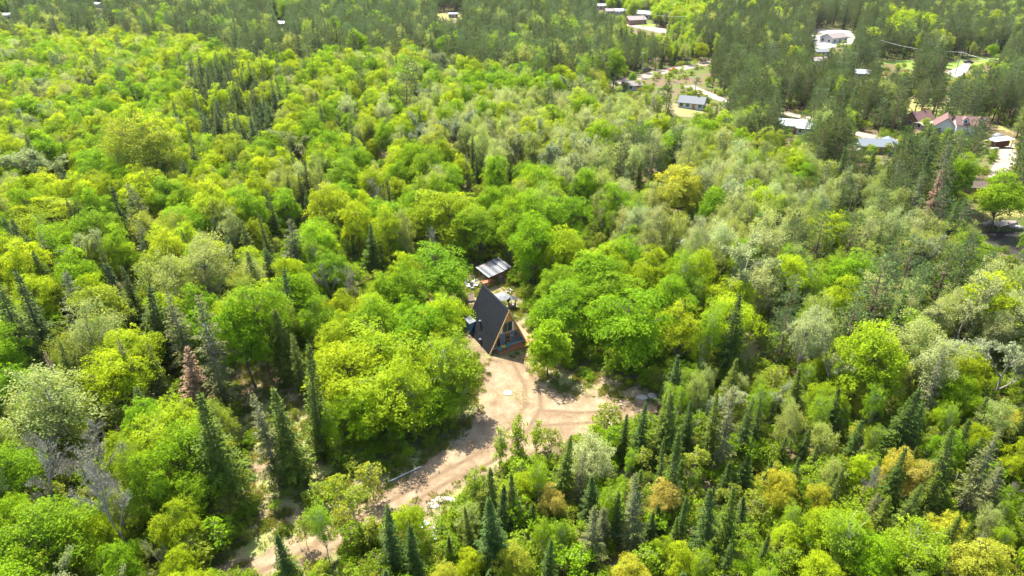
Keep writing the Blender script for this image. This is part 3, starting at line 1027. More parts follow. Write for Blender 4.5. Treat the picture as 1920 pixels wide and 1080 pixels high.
def house(px_, py_, w, d, h, pitch, yaw, roof, wall, label, name='house', windows=(2, 1), door=True, chimney=False, gable_wall=None, dormers=0, clear=(0.5, 0.15), over=0.4, cat='house'):
    """Ridge along local x; front is local -y. Base centre stands on the ground seen at (px, py)."""
    w, d, h = w * 0.86, d * 0.86, h * 0.92
    p = at(px_, py_)
    t = empty(name, (p.x, p.y, p.z - 0.1), yaw, label, cat)
    rise = d / 2 * math.tan(R(pitch))
    hw, hd = w / 2, d / 2
    m_ = MB()
    prof = [(-hd, 0), (hd, 0), (hd, h), (0, h + rise), (-hd, h)]
    m_.prism(prof, lambda u, v: (-hw, u, v), lambda u, v: (hw, u, v))
    m_.build('wall', M[wall], t)
    if gable_wall:
        for s in (-1, 1):
            MB().prism([(-hd + .1, h - 0.05), (hd - .1, h - 0.05), (0, h + rise - 0.1)], lambda u, v: (s * (hw + 0.03), u, v), lambda u, v: (s * (hw + 0.003), u, v)).build('gable_panel', M[gable_wall], t)
    for s in (-1, 1):
        e = hd + over
        ez = h - over * math.tan(R(pitch)) + 0.08
        rz_ = h + rise + 0.08
        q = [(-hw - over, 0, rz_), (hw + over, 0, rz_), (hw + over, s * e, ez), (-hw - over, s * e, ez)]
        MB().slab(q if s > 0 else [q[1], q[0], q[3], q[2]], -0.14 if s < 0 else -0.14).build('roof_slope', M[roof], t)
    if chimney:
        MB().box((hw * 0.4, 0.3, h + rise + 0.4), (0.7, 0.7, 1.6)).build('chimney', M['brick'], t)

    def win(x, y, z, ww, wh, face):
        o = MB()
        if face == 'y':
            o.box((x, y, z), (ww + 0.25, 0.08, wh + 0.25))
            fo_ = o.build('window', M['white'], t)
            MB().box((x, y - 0.04, z), (ww, 0.05, wh)).build('pane', M['glass'], fo_)
        else:
            sgn = 1 if x > 0 else -1
            o.box((x, y, z), (0.08, ww + 0.25, wh + 0.25))
            fo_ = o.build('window', M['white'], t)
            MB().box((x + sgn * 0.04, y, z), (0.05, ww, wh)).build('pane', M['glass'], fo_)

    nf, ns = windows
    slots = nf + (1 if door else 0)
    for k in range(slots):
        x = -hw + w * (k + 0.5) / slots
        if door and k == slots // 2:
            MB().box((x, -hd - 0.03, 1.15), (1.1, 0.1, 2.1)).build('door', M['brown_frame'], t)
        else:
            win(x, -hd - 0.03, 1.65, 1.2, 1.1, 'y')
    for s in (-1, 1):
        for k in range(ns):
            win(s * (hw + 0.03), -hd + d * (k + 0.5) / ns, 1.65, 1.1, 1.1, 'x')
    for k in range(dormers):
        x = -hw + w * (k + 0.5) / dormers
        zz = h + rise * 0.15
        dm = MB()
        dm.prism([(-0.8, 0), (0.8, 0), (0.8, 1.3), (0, 2.1), (-0.8, 1.3)], lambda u, v: (x + u, -hd * 0.92, zz + v), lambda u, v: (x + u, -0.1, zz + v))
        do = dm.build('dormer', M['white'], t)
        for s in (-1, 1):
            q = [(x, -hd * 0.97, zz + 2.2), (x, -0.1, zz + 2.2), (x + s * 1.0, -0.1, zz + 1.15), (x + s * 1.0, -hd * 0.97, zz + 1.15)]
            MB().slab(q if s < 0 else [q[1], q[0], q[3], q[2]], 0.1).build('dormer_roof', M[roof], do)
        MB().box((x, -hd * 0.92 - 0.03, zz + 0.75), (0.7, 0.06, 0.8)).build('pane', M['glass'], do)
    cx, cy_, dep = project(p.x, p.y, p.z + (h + rise) * 0.5)
    sc = FPX / dep
    CLEAR.append((cx - max(w, d) * clear[0] * 0.75 * sc, cy_ - (h + rise) * 0.4 * sc, cx + max(w, d) * clear[0] * 0.75 * sc, cy_ + (h + rise) * (clear[1] - 0.1) * sc, dep))
    return t


house(1562, 79, 15, 10, 3.4, 24, R(28), 'roof_taupe', 'white', 'white garage building with taupe roof on the pale gravel yard', 'garage_building', (2, 2), True, clear=(0.5, 0.35), cat='building')
house(1297, 202, 10.5, 7.5, 2.7, 28, R(-24), 'roof_grey', 'white', 'white bungalow with grey shingle roof beside the bare birch', 'bungalow', (3, 1), True, True, clear=(0.5, 0.5), cat='house')
house(1480, 246, 11, 8, 3.0, 20, R(-14), 'roof_white', 'white', 'house with bright white metal roof half hidden by firs', 'house', (3, 1), clear=(0.4, -0.05))
house(1506, 250, 6, 6, 2.6, 20, R(-14), 'roof_white', 'white', 'small white-roofed outbuilding right of the white-roofed house', 'outbuilding', (1, 1), clear=(0.4, 0.0), cat='shed')
house(1634, 284, 10, 6.5, 2.7, 26, R(-8), 'roof_blue', 'white', 'low house with blue-grey roof and white front below the yellowed lawn', 'bungalow', (3, 1), clear=(0.5, 0.2))
house(1662, 281, 4.6, 5.5, 2.5, 28, R(72), 'roof_blue', 'white', 'small blue-grey roofed garage right of the blue-grey roofed house', 'garage', (1, 1), clear=(0.5, 0.2), cat='garage')
house(1719, 236, 8.5, 8, 2.8, 36, R(20), 'roof_red', 'brick', 'brick house with tall red-brown roof left of the white chalet', 'house', (2, 1), clear=(0.45, 0.1), chimney=True)
house(1733, 243, 6, 4.5, 2.2, 14, R(14), 'offwhite', 'offwhite', 'low cream annex between the brick house and the white chalet', 'annex', (2, 1), False, clear=(0.4, 0.0), cat='annex')
house(1768, 248, 9.5, 8, 2.8, 42, R(62), 'roof_red', 'white', 'white chalet with red-brown roof and tall gable', 'chalet', (2, 2), clear=(0.42, 0.3))
house(1811, 254, 10.5, 7, 4.6, 34, R(-14), 'roof_red', 'white', 'two-storey white house with two dormers in its red-brown roof', 'house', (3, 1), dormers=2, clear=(0.48, 0.15))
house(1537, 104, 9, 7, 2.6, 18, R(10), 'roof_grey', 'white', 'grey-roofed house below the white garage', 'house', (2, 1), clear=(0.4, 0.0))
house(1533, 121, 9, 7, 2.6, 22, R(10), 'roof_taupe', 'offwhite', 'taupe-roofed house nearest the lane below the white garage', 'house', (2, 1), clear=(0.4, -0.1))
house(1617, 146, 9, 7, 2.7, 22, R(-10), 'roof_silver', 'offwhite', 'house with silver roof alone among the dark pines', 'house', (2, 1), clear=(0.4, 0.0))
house(1190, 44, 15, 11, 3.2, 22, R(18), 'roof_taupe', 'brick', 'brown brick house with taupe roof behind the small bright lawn', 'house', (3, 2), clear=(0.5, 0.3))
house(1206, 34, 15, 10, 3.6, 22, R(-30), 'roof_silver', 'offwhite', 'house with silver metal roof behind the brown brick house', 'house', (2, 1), clear=(0.45, 0.1))
house(1146, 27, 11, 9, 3, 20, R(5), 'roof_taupe', 'offwhite', 'far taupe-roofed house left of the brown brick house', 'house', (2, 1), clear=(0.4, 0.0))
house(1161, 27, 10, 8, 3, 20, R(15), 'roof_white', 'white', 'far white-roofed house left of the brown brick house', 'house', (2, 1), clear=(0.4, 0.0))
house(1126, 17, 10, 8, 3, 20, R(0), 'roof_silver', 'white', 'farthest pale roof at the top of the road', 'house', (2, 1), clear=(0.4, 0.0))
house(1184, 168, 8, 6.5, 2.5, 24, R(15), 'roof_taupe', 'offwhite', 'low pinkish-taupe roof below the round green tree', 'cottage', (1, 1), clear=(0.4, 0.0), cat='cottage')
house(1821, 362, 5.5, 4.5, 2.4, 25, R(-12), 'roof_brown', 'red', 'dark red shed above the pond bank', 'red_shed', (1, 1), clear=(0.5, 0.1), cat='shed')
house(14, 36, 16, 8, 3.2, 14, R(10), 'roof_white', 'white', 'long white building at the far left edge', 'building', (4, 1), clear=(0.35, -0.1), cat='building')
house(186, 14, 10, 7, 3.0, 18, R(-35), 'roof_white', 'white', 'white-roofed building at the top of the far left wood', 'building', (2, 1), clear=(0.5, 0.1), cat='building')
house(529, 51, 8, 7, 3.0, 20, R(-10), 'roof_white', 'offwhite', 'lone white-roofed house in the far pine wood', 'house', (2, 1), clear=(0.4, 0.0))
house(850, 33, 8, 6, 3.0, 15, R(4), 'roof_silver', 'offwhite', 'pale far building beside the meadow in the dark conifers', 'building', (2, 1), clear=(0.4, 0.0), cat='building')
house(1268, 466, 3.0, 2.4, 2.0, 12, R(-25), 'roof_white', 'white', 'white-roofed hut peeping out of the canopy right of the cabin', 'hut', (1, 1), clear=(0.4, -0.1), cat='hut')

# trailer under a white roof, tank and dock
tr_ = empty('trailer_shelter', at(1872, 276), R(18), 'white-topped trailer shelter on the dry lawn', 'shelter')
MB().slab([(-4.2, -1.5, 2.5), (4.2, -1.5, 2.5), (4.2, 1.5, 2.8), (-4.2, 1.5, 2.8)], 0.14).build('roof', M['roof_white'], tr_)
for sx in (-1, 1):
    for sy in (-1, 1):
        MB().box((sx * 3.6, sy * 1.2, 1.25), (0.15, 0.15, 2.5)).build('post', M['grey_wood'], tr_)
MB().box((0.3, 0.1, 1.15), (5.2, 2.0, 1.5)).build('trailer_body', M['rust'], tr_)
MB().box((-4.6, -2.3, 0.5), (2.6, 0.8, 0.9)).build('side_bench', M['white'], tr_)
CLEAR.append((1845, 255, 1900, 300, 190))
dm = empty('storage_dome', at(1868, 263), 0, 'grey covered dome beside the white-topped trailer', 'dome')
m = MB()
m.tube([(0, 0, 0), (0, 0, 0.9), (0, 0, 1.7), (0, 0, 2.2), (0, 0, 2.35)], [1.7, 1.75, 1.35, 0.7, 0.1], 14).build('cover', M['canvas'], dm, True)
m = MB()
m.tube([(0, 0, -0.05), (0, 0, 0.2)], [1.85, 1.8], 14).build('base', M['grey_wood'], dm)
dkx = empty('wooden_dock', at(1880, 423), R(24), 'weathered wooden dock at the pond edge', 'dock')
for k in range(14):
    MB().box((-3.2 + k * 0.5, 0, 0.75), (0.46, 2.4, 0.07)).build('plank', M['grey_wood'], dkx)
for sx in (-1, 0, 1):
    for sy in (-1, 1):
        MB().tube([(sx * 3.0, sy * 1.0, -0.6), (sx * 3.0, sy * 1.0, 1.2)], [0.12, 0.12], 8).build('post', M['grey_wood'], dkx)
for sy in (-1, 1):
    MB().box((0, sy * 1.1, 0.64), (6.8, 0.12, 0.16)).build('beam', M['grey_wood'], dkx)
for i, (a, b) in enumerate(((1895, 424), (1903, 425), (1911, 427), (1850, 420), (1858, 417))):
    rock('shore_rock', a, b, 0.8, 0.6, 0.5, 'stone', ['pale shore rock touching the right end of the dock', 'middle of the three shore rocks right of the dock', 'shore rock farthest right of the dock', 'shore rock at the left foot of the dock', 'shore rock just above the left foot of the dock'][i], seed=20 + i)
CLEAR.append((1842, 402, 1925, 470, 150))


def car(px_, py_, rz, paint, label, pickup=False):
    p = at(px_, py_, 0.08)
    t = empty('parked_car', p, rz, label, 'car', 'cars parked in the hamlet')
    m_ = MB()
    prof = [(-2.2, 0.35), (2.2, 0.35), (2.2, 0.85), (1.2, 0.98), (0.7, 1.5), (-0.9 if not pickup else -0.3, 1.5), (-1.7 if not pickup else -0.5, 0.98), (-2.2, 0.95)]
    m_.prism(prof, lambda u, v: (u, -0.88, v), lambda u, v: (u, 0.88, v))
    b_ = m_.build('body', M[paint], t)
    MB().prism([(1.12, 1.0), (0.66, 1.44), (-0.3, 1.44), (-0.5, 1.0)], lambda u, v: (u, -0.9, v), lambda u, v: (u, 0.9, v)).build('side_window', M['glass'], b_)
    for sx in (-1, 1):
        for sy in (-1, 1):
            w_ = MB().tube([(sx * 1.35, sy * 0.74, 0.33), (sx * 1.35, sy * 0.93, 0.33)], [0.33, 0.33], 12).build('wheel', M['tyre'], t)
            MB().tube([(sx * 1.35, sy * 0.93, 0.33), (sx * 1.35, sy * 0.945, 0.33)], [0.19, 0.17], 10).build('rim', M['grey_metal'], w_)
    for sy in (-1, 1):
        MB().box((2.21, sy * 0.6, 0.72), (0.04, 0.36, 0.16)).build('headlight', M['white'], t)
    return t


car(1262, 134, R(8), 'car_red', 'red car parked beside the sandy road', True)
car(1212, 133, R(20), 'car_dark', 'dark car beside the crossarm pole', False)
car(1815, 119, R(-8), 'car_dark', 'dark car standing on the pale drive', False)
car(1226, 72, R(20), 'car_white', 'white car half hidden by bright poplars', False)
CLEAR += [(1200, 118, 1225, 140, 300), (1250, 122, 1275, 140, 300), (1805, 108, 1825, 124, 300)]

# utility poles and wires
POLES = []


def pole(px_, py_, h, label, arm=True, arm_rz=0.3):
    p = at(px_, py_)
    t = empty('utility_pole', p, arm_rz, label, 'pole', 'utility poles of the hamlet')
    MB().tube([(0, 0, 0), (0, 0, h)], [0.2, 0.14], 8).build('shaft', M['pole'], t)
    if arm:
        MB().box((0, 0, h - 0.6), (2.6, 0.16, 0.18)).build('crossarm', M['pole'], t)
        for x_ in (-1.1, 0, 1.1):
            MB().tube([(x_, 0, h - 0.5), (x_, 0, h - 0.2)], [0.07, 0.05], 6).build('insulator', M['white'], t)
    POLES.append(p + Vector((0, 0, h - 0.3)))
    return POLES[-1]


def wire(a, b, sag, label, r=0.045):
    mid = (a + b) / 2
    o = MB()
    pts = []
    for k in range(13):
        t = k / 12
        q = a.lerp(b, t) - mid
        q.z -= 4 * sag * t * (1 - t)
        pts.append(q)
    o.tube(pts, [r] * 13, 5)
    w_ = o.build('overhead_wire', M['wire'])
    w_.location = mid
    return tag(w_, label, 'wire', 'overhead wires')


p1_ = pole(1203, 139, 10, 'crossarm pole beside the round green tree', True, 0.7)
p2_ = pole(1301, 187, 9, 'pole behind the grey-roofed bungalow', True, 0.5)
p3_ = pole(1205, 58, 11, 'pole beside the brown brick house', True, 0.4)
p4_ = pole(1314, 64, 11, 'pole rising from the bright poplars below the brick house', True, 0.2)
p5_ = pole(1430, 92, 11, 'pole at the end of the upper wires in the pines', True, 0.2)
p6_ = pole(1640, 116, 11, 'pole at the edge of the green lawn', True, 0.2)
p7_ = pole(1790, 142, 11, 'pole beside the pale drive', True, 0.2)
p8_ = pole(1919, 168, 11, 'pole at the right edge of the picture', True, 0.2)
p9_ = pole(1860, 108, 9, 'pole on the lawn behind the pale drive', False)
wire(p3_, p4_, 1.0, 'wire from the brick house to the poplar pole')
wire(p4_, p5_, 1.2, 'upper wire from the poplar pole into the pines')
wire(p4_ - Vector((0, 0, 2.2)), p5_ - Vector((0, 0, 2.2)), 1.2, 'lower wire from the poplar pole into the pines')
wire(p6_, p7_, 1.5, 'wire over the green lawn to the pale drive')
wire(p7_, p8_, 1.5, 'wire from the pale drive to the right edge')
CLEAR += [(1196, 118, 1212, 138, 300)]
#--PART3--
# ------------------------------------------------------------------ tree prototypes
def unit(a):
    return a / np.maximum(np.linalg.norm(a, axis=-1, keepdims=True), 1e-9)


def quads(c, d, s, L, W):
    """Kite-shaped leaves: centres, length directions, side directions, lengths, widths."""
    L = np.asarray(L)[:, None]
    W = np.asarray(W)[:, None]
    return np.stack([c - d * L * 0.5, c + s * W * 0.5 - d * L * 0.08, c + d * L * 0.5, c - s * W * 0.5 - d * L * 0.08], 1).reshape(-1, 3)


def leaf_mesh(name, V, mat, rng, leafv=None):
    n = len(V) // 4
    me = bpy.data.meshes.new(name)
    me.vertices.add(len(V))
    me.vertices.foreach_set('co', V.astype(np.float32).ravel())
    me.loops.add(len(V))
    me.loops.foreach_set('vertex_index', np.arange(len(V), dtype=np.int32))
    me.polygons.add(n)
    me.polygons.foreach_set('loop_start', np.arange(0, len(V), 4, dtype=np.int32))
    me.polygons.foreach_set('loop_total', np.full(n, 4, np.int32))
    me.materials.append(mat)
    at_ = me.attributes.new('leaf', 'FLOAT', 'FACE')
    at_.data.foreach_set('value', (rng.random(n) if leafv is None else leafv).astype(np.float32))
    me.update(calc_edges=True)
    return me


def wood_mesh(name, mb, mat):
    me = bpy.data.meshes.new(name)
    me.from_pydata(mb.v, [], mb.f)
    me.polygons.foreach_set('use_smooth', [True] * len(me.polygons))
    me.materials.append(mat)
    return me


def rand_leaves(rng, c, nrm, spread, size, asp=0.75):
    n = len(c)
    nn = unit(nrm + rng.normal(0, spread, (n, 3)))
    d = unit(np.cross(nn, rng.normal(0, 1, (n, 3))))
    s = np.cross(nn, d)
    L = size * rng.uniform(0.7, 1.35, n)
    return quads(c, d, s, L, L * asp)


PROTO = {}


def register(kind, wood_me, leaf_me, href, rref):
    PROTO.setdefault(kind, []).append((wood_me, leaf_me, href, rref))


def crooked(rng, a, b, n, amp):
    a, b = np.array(a, float), np.array(b, float)
    pts = [a + (b - a) * k / n + (rng.normal(0, amp, 3) if 0 < k < n else 0) for k in range(n + 1)]
    return [tuple(p) for p in pts]


def broadleaf(kind, seed, H, rx, rz, zc, npads, pad_r, leaf, per_pad, bark, lump=0.16, tilt=0.7, inner=0.25, base_r=0.2, flat=0.16, asp=0.75, lowcut=-0.72, mat='leaf', multi=1, spread=0.55, nlobes=9, lobe_r=0.52):
    rng = np.random.default_rng(seed)
    mb = MB()
    topz = zc + rz * 0.55
    stems = []
    for k in range(multi):
        a = rng.uniform(0, 6.28)
        off = 0.0 if multi == 1 else 0.14 * H
        tip = (off * math.cos(a) + rng.normal(0, 0.25), off * math.sin(a) + rng.normal(0, 0.25), topz)
        pts = crooked(rng, (0, 0, -0.3), tip, 6, 0.02 * H / 2)
        mb.tube(pts, [base_r * (1.25 if i == 0 else 1 - 0.8 * i / 6) for i in range(7)], 7)
        stems.append(np.array(pts))
    ph = rng.uniform(0, 6.28, 6)
    V, LV = [], []
    # the crown is a handful of uneven lobes, each clad in leaf sprays
    lobes = [(np.array([0, 0, zc + rz * (1 - lobe_r)]) + rng.normal(0, 0.06, 3) * rx, lobe_r * rng.uniform(0.9, 1.1))]
    for j in range(nlobes - 1):
        a = j * 2.39996 + rng.uniform(-0.5, 0.5)
        lr_ = lobe_r * rng.uniform(0.72, 1.18)
        q = (1 - lr_) * rng.uniform(0.85, 1.35)
        zz_ = lowcut * 0.75 + (0.55 - lowcut * 0.75) * (j + rng.random()) / (nlobes - 1)
        lobes.append((np.array([rx * q * math.cos(a), rx * q * math.sin(a), zc + rz * zz_ * (1 - lr_ * 0.5)]), lr_))
    tot = sum(l_[1] ** 2 for l_ in lobes)
    plan = [li for li, l_ in enumerate(lobes) for _ in range(max(3, int(round(npads * l_[1] ** 2 / tot))))]
    npads = len(plan)
    for i in range(npads):
        lc, lr_ = lobes[plan[i]]
        z = rng.uniform(-0.62, 1.0)
        a = i * 2.39996 + rng.normal(0, 0.35)
        rr = math.sqrt(1 - z * z)
        d = np.array([rr * math.cos(a), rr * math.sin(a), z])
        env = 1 + lump * (math.sin(3 * a + ph[0] + 2 * z) + 0.6 * math.sin(5 * z + ph[2]))
        rho = rng.uniform(0.75, 1.02) if rng.random() > inner else rng.uniform(0.3, 0.7)
        c = lc + d * env * rho * np.array([rx, rx, rz * 0.85]) * lr_
        pr = pad_r * rng.uniform(0.65, 1.3)
        nrm = unit(np.array([d[0] * tilt, d[1] * tilt, 1.0]) + rng.normal(0, 0.18, 3))
        t1 = unit(np.cross(nrm, np.array([0.3, 0.9, 0.1])))
        t2 = np.cross(nrm, t1)
        n = int(per_pad * (pr / pad_r) ** 2 * rng.uniform(0.8, 1.2))
        # each pad is a spray: several lobes of leaves with gaps between them
        nl = max(4, n // 16)
        la = rng.uniform(0, 6.28, nl)
        lr = np.sqrt(rng.random(nl)) * pr
        which = rng.integers(0, nl, n)
        jit = rng.normal(0, 0.22 * pr, (n, 2))
        u = lr[which] * np.cos(la[which]) + jit[:, 0]
        v = lr[which] * np.sin(la[which]) + jit[:, 1]
        q = np.hypot(u, v) / pr
        w = -0.22 * pr * q * q + rng.normal(0, flat * pr, n)
        P = c + u[:, None] * t1 + v[:, None] * t2 + w[:, None] * nrm
        V.append(rand_leaves(rng, P, np.broadcast_to(nrm + 0.35 * d, P.shape), spread, leaf, asp))
        LV.append(np.clip(rng.normal(0.5, 0.22) * 0.6 + 0.4 * rng.random(n) , 0, 1))
        st = stems[i % len(stems)]
        zz = min(max(c[2] - rng.uniform(0.12, 0.26) * H, 0.18 * H), topz)
        k = np.argmin(abs(st[:, 2] - zz))
        a0 = st[k]
        mid = (a0 + c) / 2 + np.array([0, 0, 0.12 * np.hypot(*(c[:2] - a0[:2]))]) + rng.normal(0, 0.15, 3)
        r0 = max(0.03, base_r * 0.33 * (1 - 0.6 * zz / H))
        mb.tube([tuple(a0), tuple(mid), tuple(c)], [r0, r0 * 0.65, 0.015], 4, False)
    register(kind, wood_mesh(kind + '_trunk', mb, M[bark]), leaf_mesh(kind + '_crown', np.concatenate(V), M[mat], rng, np.concatenate(LV)), H, rx)


def fir(kind, seed, H, Rb, sparse=0.0, bare_to=0.05, droop=0.25, power=0.9, step=0.34, dens=1.0):
    rng = np.random.default_rng(seed)
    mb = MB()
    mb.tube([(0, 0, -0.3), (rng.normal(0, .05), rng.normal(0, .05), H * 0.5), (0, 0, H * 0.97)], [0.017 * H, 0.010 * H, 0.012], 7)
    C, D, S, L, W = [], [], [], [], []
    z = bare_to * H
    while z < H * 0.985:
        t = (z / H - bare_to) / (1 - bare_to)
        Rz = Rb * (1 - t) ** power * min(1, 0.55 + t * 5) + 0.10
        nb = max(3, int((6 + 2 * rng.random()) * dens))
        a0 = rng.uniform(0, 6.28)
        for k in range(nb):
            a = a0 + k * 6.283 / nb + rng.normal(0, 0.2)
            ln = Rz * rng.uniform(0.6, 1.22)
            slope = (-droop * (1 - t) + 0.35 * t) + rng.normal(0, 0.07)
            out = np.array([math.cos(a), math.sin(a), slope])
            out /= np.linalg.norm(out)
            if ln > 0.7 and rng.random() < (0.35 + sparse):
                e = out * ln * (0.85 if rng.random() > sparse else 1.0)
                mb.tube([(0, 0, z), (e[0], e[1], z + e[2] - 0.03)], [0.02 + 0.01 * ln, 0.006], 3, False)
            if rng.random() < sparse * (1.35 - t):
                continue
            side = unit(np.cross(out, np.array([0, 0, 1.0])))
            nn = max(2, int(ln / 0.30))
            for j in range(nn):
                f = (j + 0.6) / nn
                if f < 0.12:
                    continue
                p = np.array([0, 0, z]) + out * ln * f + np.array([0, 0, -0.06 * ln * f * f])
                w = ln * (0.42 - 0.22 * f) + 0.10
                for sg in (-1, 1):
                    dd = unit(out * 0.75 + side * sg * 0.8 + np.array([0, 0, rng.normal(-0.18, 0.15)]))
                    C.append(p + dd * w * 0.42)
                    D.append(dd)
                    nrm = unit(np.array([0, 0, 1.0]) + rng.normal(0, 0.35, 3))
                    S.append(unit(np.cross(nrm, dd)))
                    L.append(w * rng.uniform(0.85, 1.2))
                    W.append(0.15 + 0.13 * w)
            e = np.array([0, 0, z]) + out * ln * 0.95
            C.append(e)
            D.append(out)
            S.append(unit(np.cross(np.array([0, 0, 1.0]) + rng.normal(0, 0.3, 3), out)))
            L.append(0.34)
            W.append(0.17)
        z += step * rng.uniform(0.8, 1.2) * (0.75 + 0.35 * (1 - t))
    for k in range(5):
        a = k * 1.256
        C.append(np.array([0, 0, H - 0.18]))
        D.append(unit(np.array([0.25 * math.cos(a), 0.25 * math.sin(a), 1.0])))
        S.append(np.array([-math.sin(a), math.cos(a), 0]))
        L.append(0.55)
        W.append(0.13)
    V = quads(np.array(C), np.array(D), np.array(S), np.array(L), np.array(W))
    register(kind, wood_mesh(kind + '_trunk', mb, M['bark_dead' if sparse > 0.25 else 'bark']), leaf_mesh(kind + '_crown', V, M['needle'], rng), H, Rb)


def pine(kind, seed, H, Rb, bare_to, step, per, shape, tuft=0.42, bark='bark_pine', up=0.25, blades=8, tpb=9):
    rng = np.random.default_rng(seed)
    mb = MB()
    lean = rng.normal(0, 0.25, 2)
    mb.tube([(0, 0, -0.3), (lean[0] * 0.4, lean[1] * 0.4, H * 0.5), (lean[0], lean[1], H * 0.97)], [0.016 * H, 0.011 * H, 0.02], 7)
    C, D, S, L, W = [], [], [], [], []
    z = bare_to * H
    while z < H * 0.99:
        t = (z / H - bare_to) / (1 - bare_to)
        Rz = Rb * shape(t)
        a0 = rng.uniform(0, 6.28)
        n = per + rng.integers(-1, 2)
        for k in range(max(2, n)):
            if rng.random() < 0.10:
                continue
            a = a0 + k * 6.283 / n + rng.normal(0, 0.25)
            ln = Rz * rng.uniform(0.6, 1.2)
            out = unit(np.array([math.cos(a), math.sin(a), up * (0.2 + t) + rng.normal(0, 0.08)]))
            b0 = np.array([lean[0] * z / H, lean[1] * z / H, z])
            e = b0 + out * ln
            mb.tube([tuple(b0), tuple((b0 + e) / 2 - np.array([0, 0, 0.04 * ln])), tuple(e)], [0.02 + 0.012 * ln, 0.015 + 0.006 * ln, 0.008], 3, False)
            side = unit(np.cross(out, np.array([0, 0, 1.0])))
            nt = max(3, int(tpb * ln / Rb * 1.6))
            for j in range(nt):
                f = rng.uniform(0.35, 1.05)
                wdt = ln * 0.34 * (1.15 - abs(f - 0.7))
                p = b0 + out * ln * f + side * rng.normal(0, wdt * 0.6) + np.array([0, 0, 0.06 * ln * f * f + rng.normal(0.02, 0.07)])
                ax = unit(out + np.array([0, 0, 0.55]) + rng.normal(0, 0.35, 3))
                for b in range(blades):
                    dd = unit(ax + rng.normal(0, 0.62, 3))
                    C.append(p + dd * tuft * 0.4)
                    D.append(dd)
                    S.append(unit(np.cross(dd, rng.normal(0, 1, 3))))
                    L.append(tuft * rng.uniform(0.7, 1.2))
                    W.append(tuft * 0.22)
        z += step * rng.uniform(0.75, 1.25)
    V = quads(np.array(C), np.array(D), np.array(S), np.array(L), np.array(W))
    register(kind, wood_mesh(kind + '_trunk', mb, M[bark]), leaf_mesh(kind + '_crown', V, M['needle'], rng), H, Rb)


def bare(kind, seed, H, Rb, buds, budsize, bark, zfork=0.3, twigs=3200):
    """A leafless or just-budding tree: forked limbs, fine twigs and small pale buds."""
    rng = np.random.default_rng(seed)
    mb = MB()
    tips = []

    def grow(p, d, ln, r, lev):
        n = 3
        pts = [p]
        q = p.copy()
        for k in range(n):
            d = unit(d + rng.normal(0, 0.13, 3) + np.array([0, 0, 0.05]))
            q = q + d * ln / n
            pts.append(q.copy())
        mb.tube([tuple(x) for x in pts], [r, r * 0.85, r * 0.72, r * 0.55], 5 if lev < 2 else 3, False)
        tips.append((pts, d, ln, lev))
        if lev < 4:
            for k in range(3 if lev == 0 else rng.integers(2, 4)):
                i = rng.integers(1, 4) if lev else rng.integers(2, 4)
                nd = unit(d + rng.normal(0, 0.55, 3) * np.array([1, 1, 0.6]))
                grow(pts[i], nd, ln * rng.uniform(0.55, 0.8), r * 0.55, lev + 1)

    grow(np.array([0, 0, -0.2]), np.array([0, 0, 1.0]), H * 0.42, 0.014 * H, 0)
    T = [(np.array(pts), d, ln) for pts, d, ln, lev in tips if lev >= 2]
    sel = rng.integers(0, len(T), twigs)
    C, D, S, L, W = [], [], [], [], []
    ends = []
    for i in sel:
        pts, d, ln = T[i]
        k = rng.integers(0, 3)
        p = pts[k] + (pts[k + 1] - pts[k]) * rng.random()
        dd = unit(d + rng.normal(0, 0.6, 3) + np.array([0, 0, 0.15]))
        l_ = rng.uniform(0.35, 1.0)
        C.append(p + dd * l_ / 2)
        D.append(dd)
        S.append(unit(np.cross(dd, rng.normal(0, 1, 3))))
        L.append(l_)
        W.append(0.035)
        ends.append(p + dd * l_ * rng.uniform(0.5, 1.0))
    n0 = len(mb.v)
    TV = quads(np.array(C), np.array(D), np.array(S), np.array(L), np.array(W))
    mb.add([tuple(v) for v in TV], [(4 * i, 4 * i + 1, 4 * i + 2, 4 * i + 3) for i in range(len(TV) // 4)])
    ends = np.array(ends)
    P = ends[rng.integers(0, len(ends), buds)] + rng.normal(0, 0.10, (buds, 3))
    V = rand_leaves(rng, P, np.broadcast_to(np.array([0, 0, 1.0]), P.shape), 0.8, budsize, 0.7)
    allp = np.array(mb.v)
    sc = H / allp[:, 2].max()
    rr = np.percentile(np.hypot(allp[:, 0], allp[:, 1]), 96)
    k = np.array([Rb / rr, Rb / rr, sc])
    mb.v = [tuple(v) for v in allp * k]
    register(kind, wood_mesh(kind + '_trunk', mb, M[bark]), leaf_mesh(kind + '_crown', V * k, M['bud'], rng), H, Rb)


for s in range(5):
    broadleaf('maple', 100 + s, 15, 4.3 + 0.3 * (s % 3), 6.3, 8.3, 100 + 8 * s, 1.30, 0.255, 112, 'bark', lump=0.15 + 0.025 * s, inner=0.2 + 0.04 * s)
for s in range(2):
    broadleaf('broad_maple', 120 + s, 15, 5.0, 6.5, 8.0, 136, 1.35, 0.255, 112, 'bark', lump=0.17, inner=0.3)
for s in range(4):
    broadleaf('aspen', 140 + s, 16, 3.3, 6.8, 8.8, 90, 1.0, 0.19, 100, 'bark_pale', lump=0.2, tilt=0.4, flat=0.34, base_r=0.17, spread=0.8, inner=0.35)
for s in range(2):
    broadleaf('birch', 160 + s, 15, 2.5, 6.0, 8.7, 68, 0.85, 0.19, 100, 'bark_birch', lump=0.2, tilt=0.5, flat=0.3, base_r=0.12, spread=0.7)
for s in range(2):
    broadleaf('poplar', 170 + s, 9, 1.0, 3.9, 5.0, 40, 0.5, 0.19, 48, 'bark_pale', lump=0.16, tilt=0.3, flat=0.4, base_r=0.07, spread=0.8, lobe_r=0.7, nlobes=5)
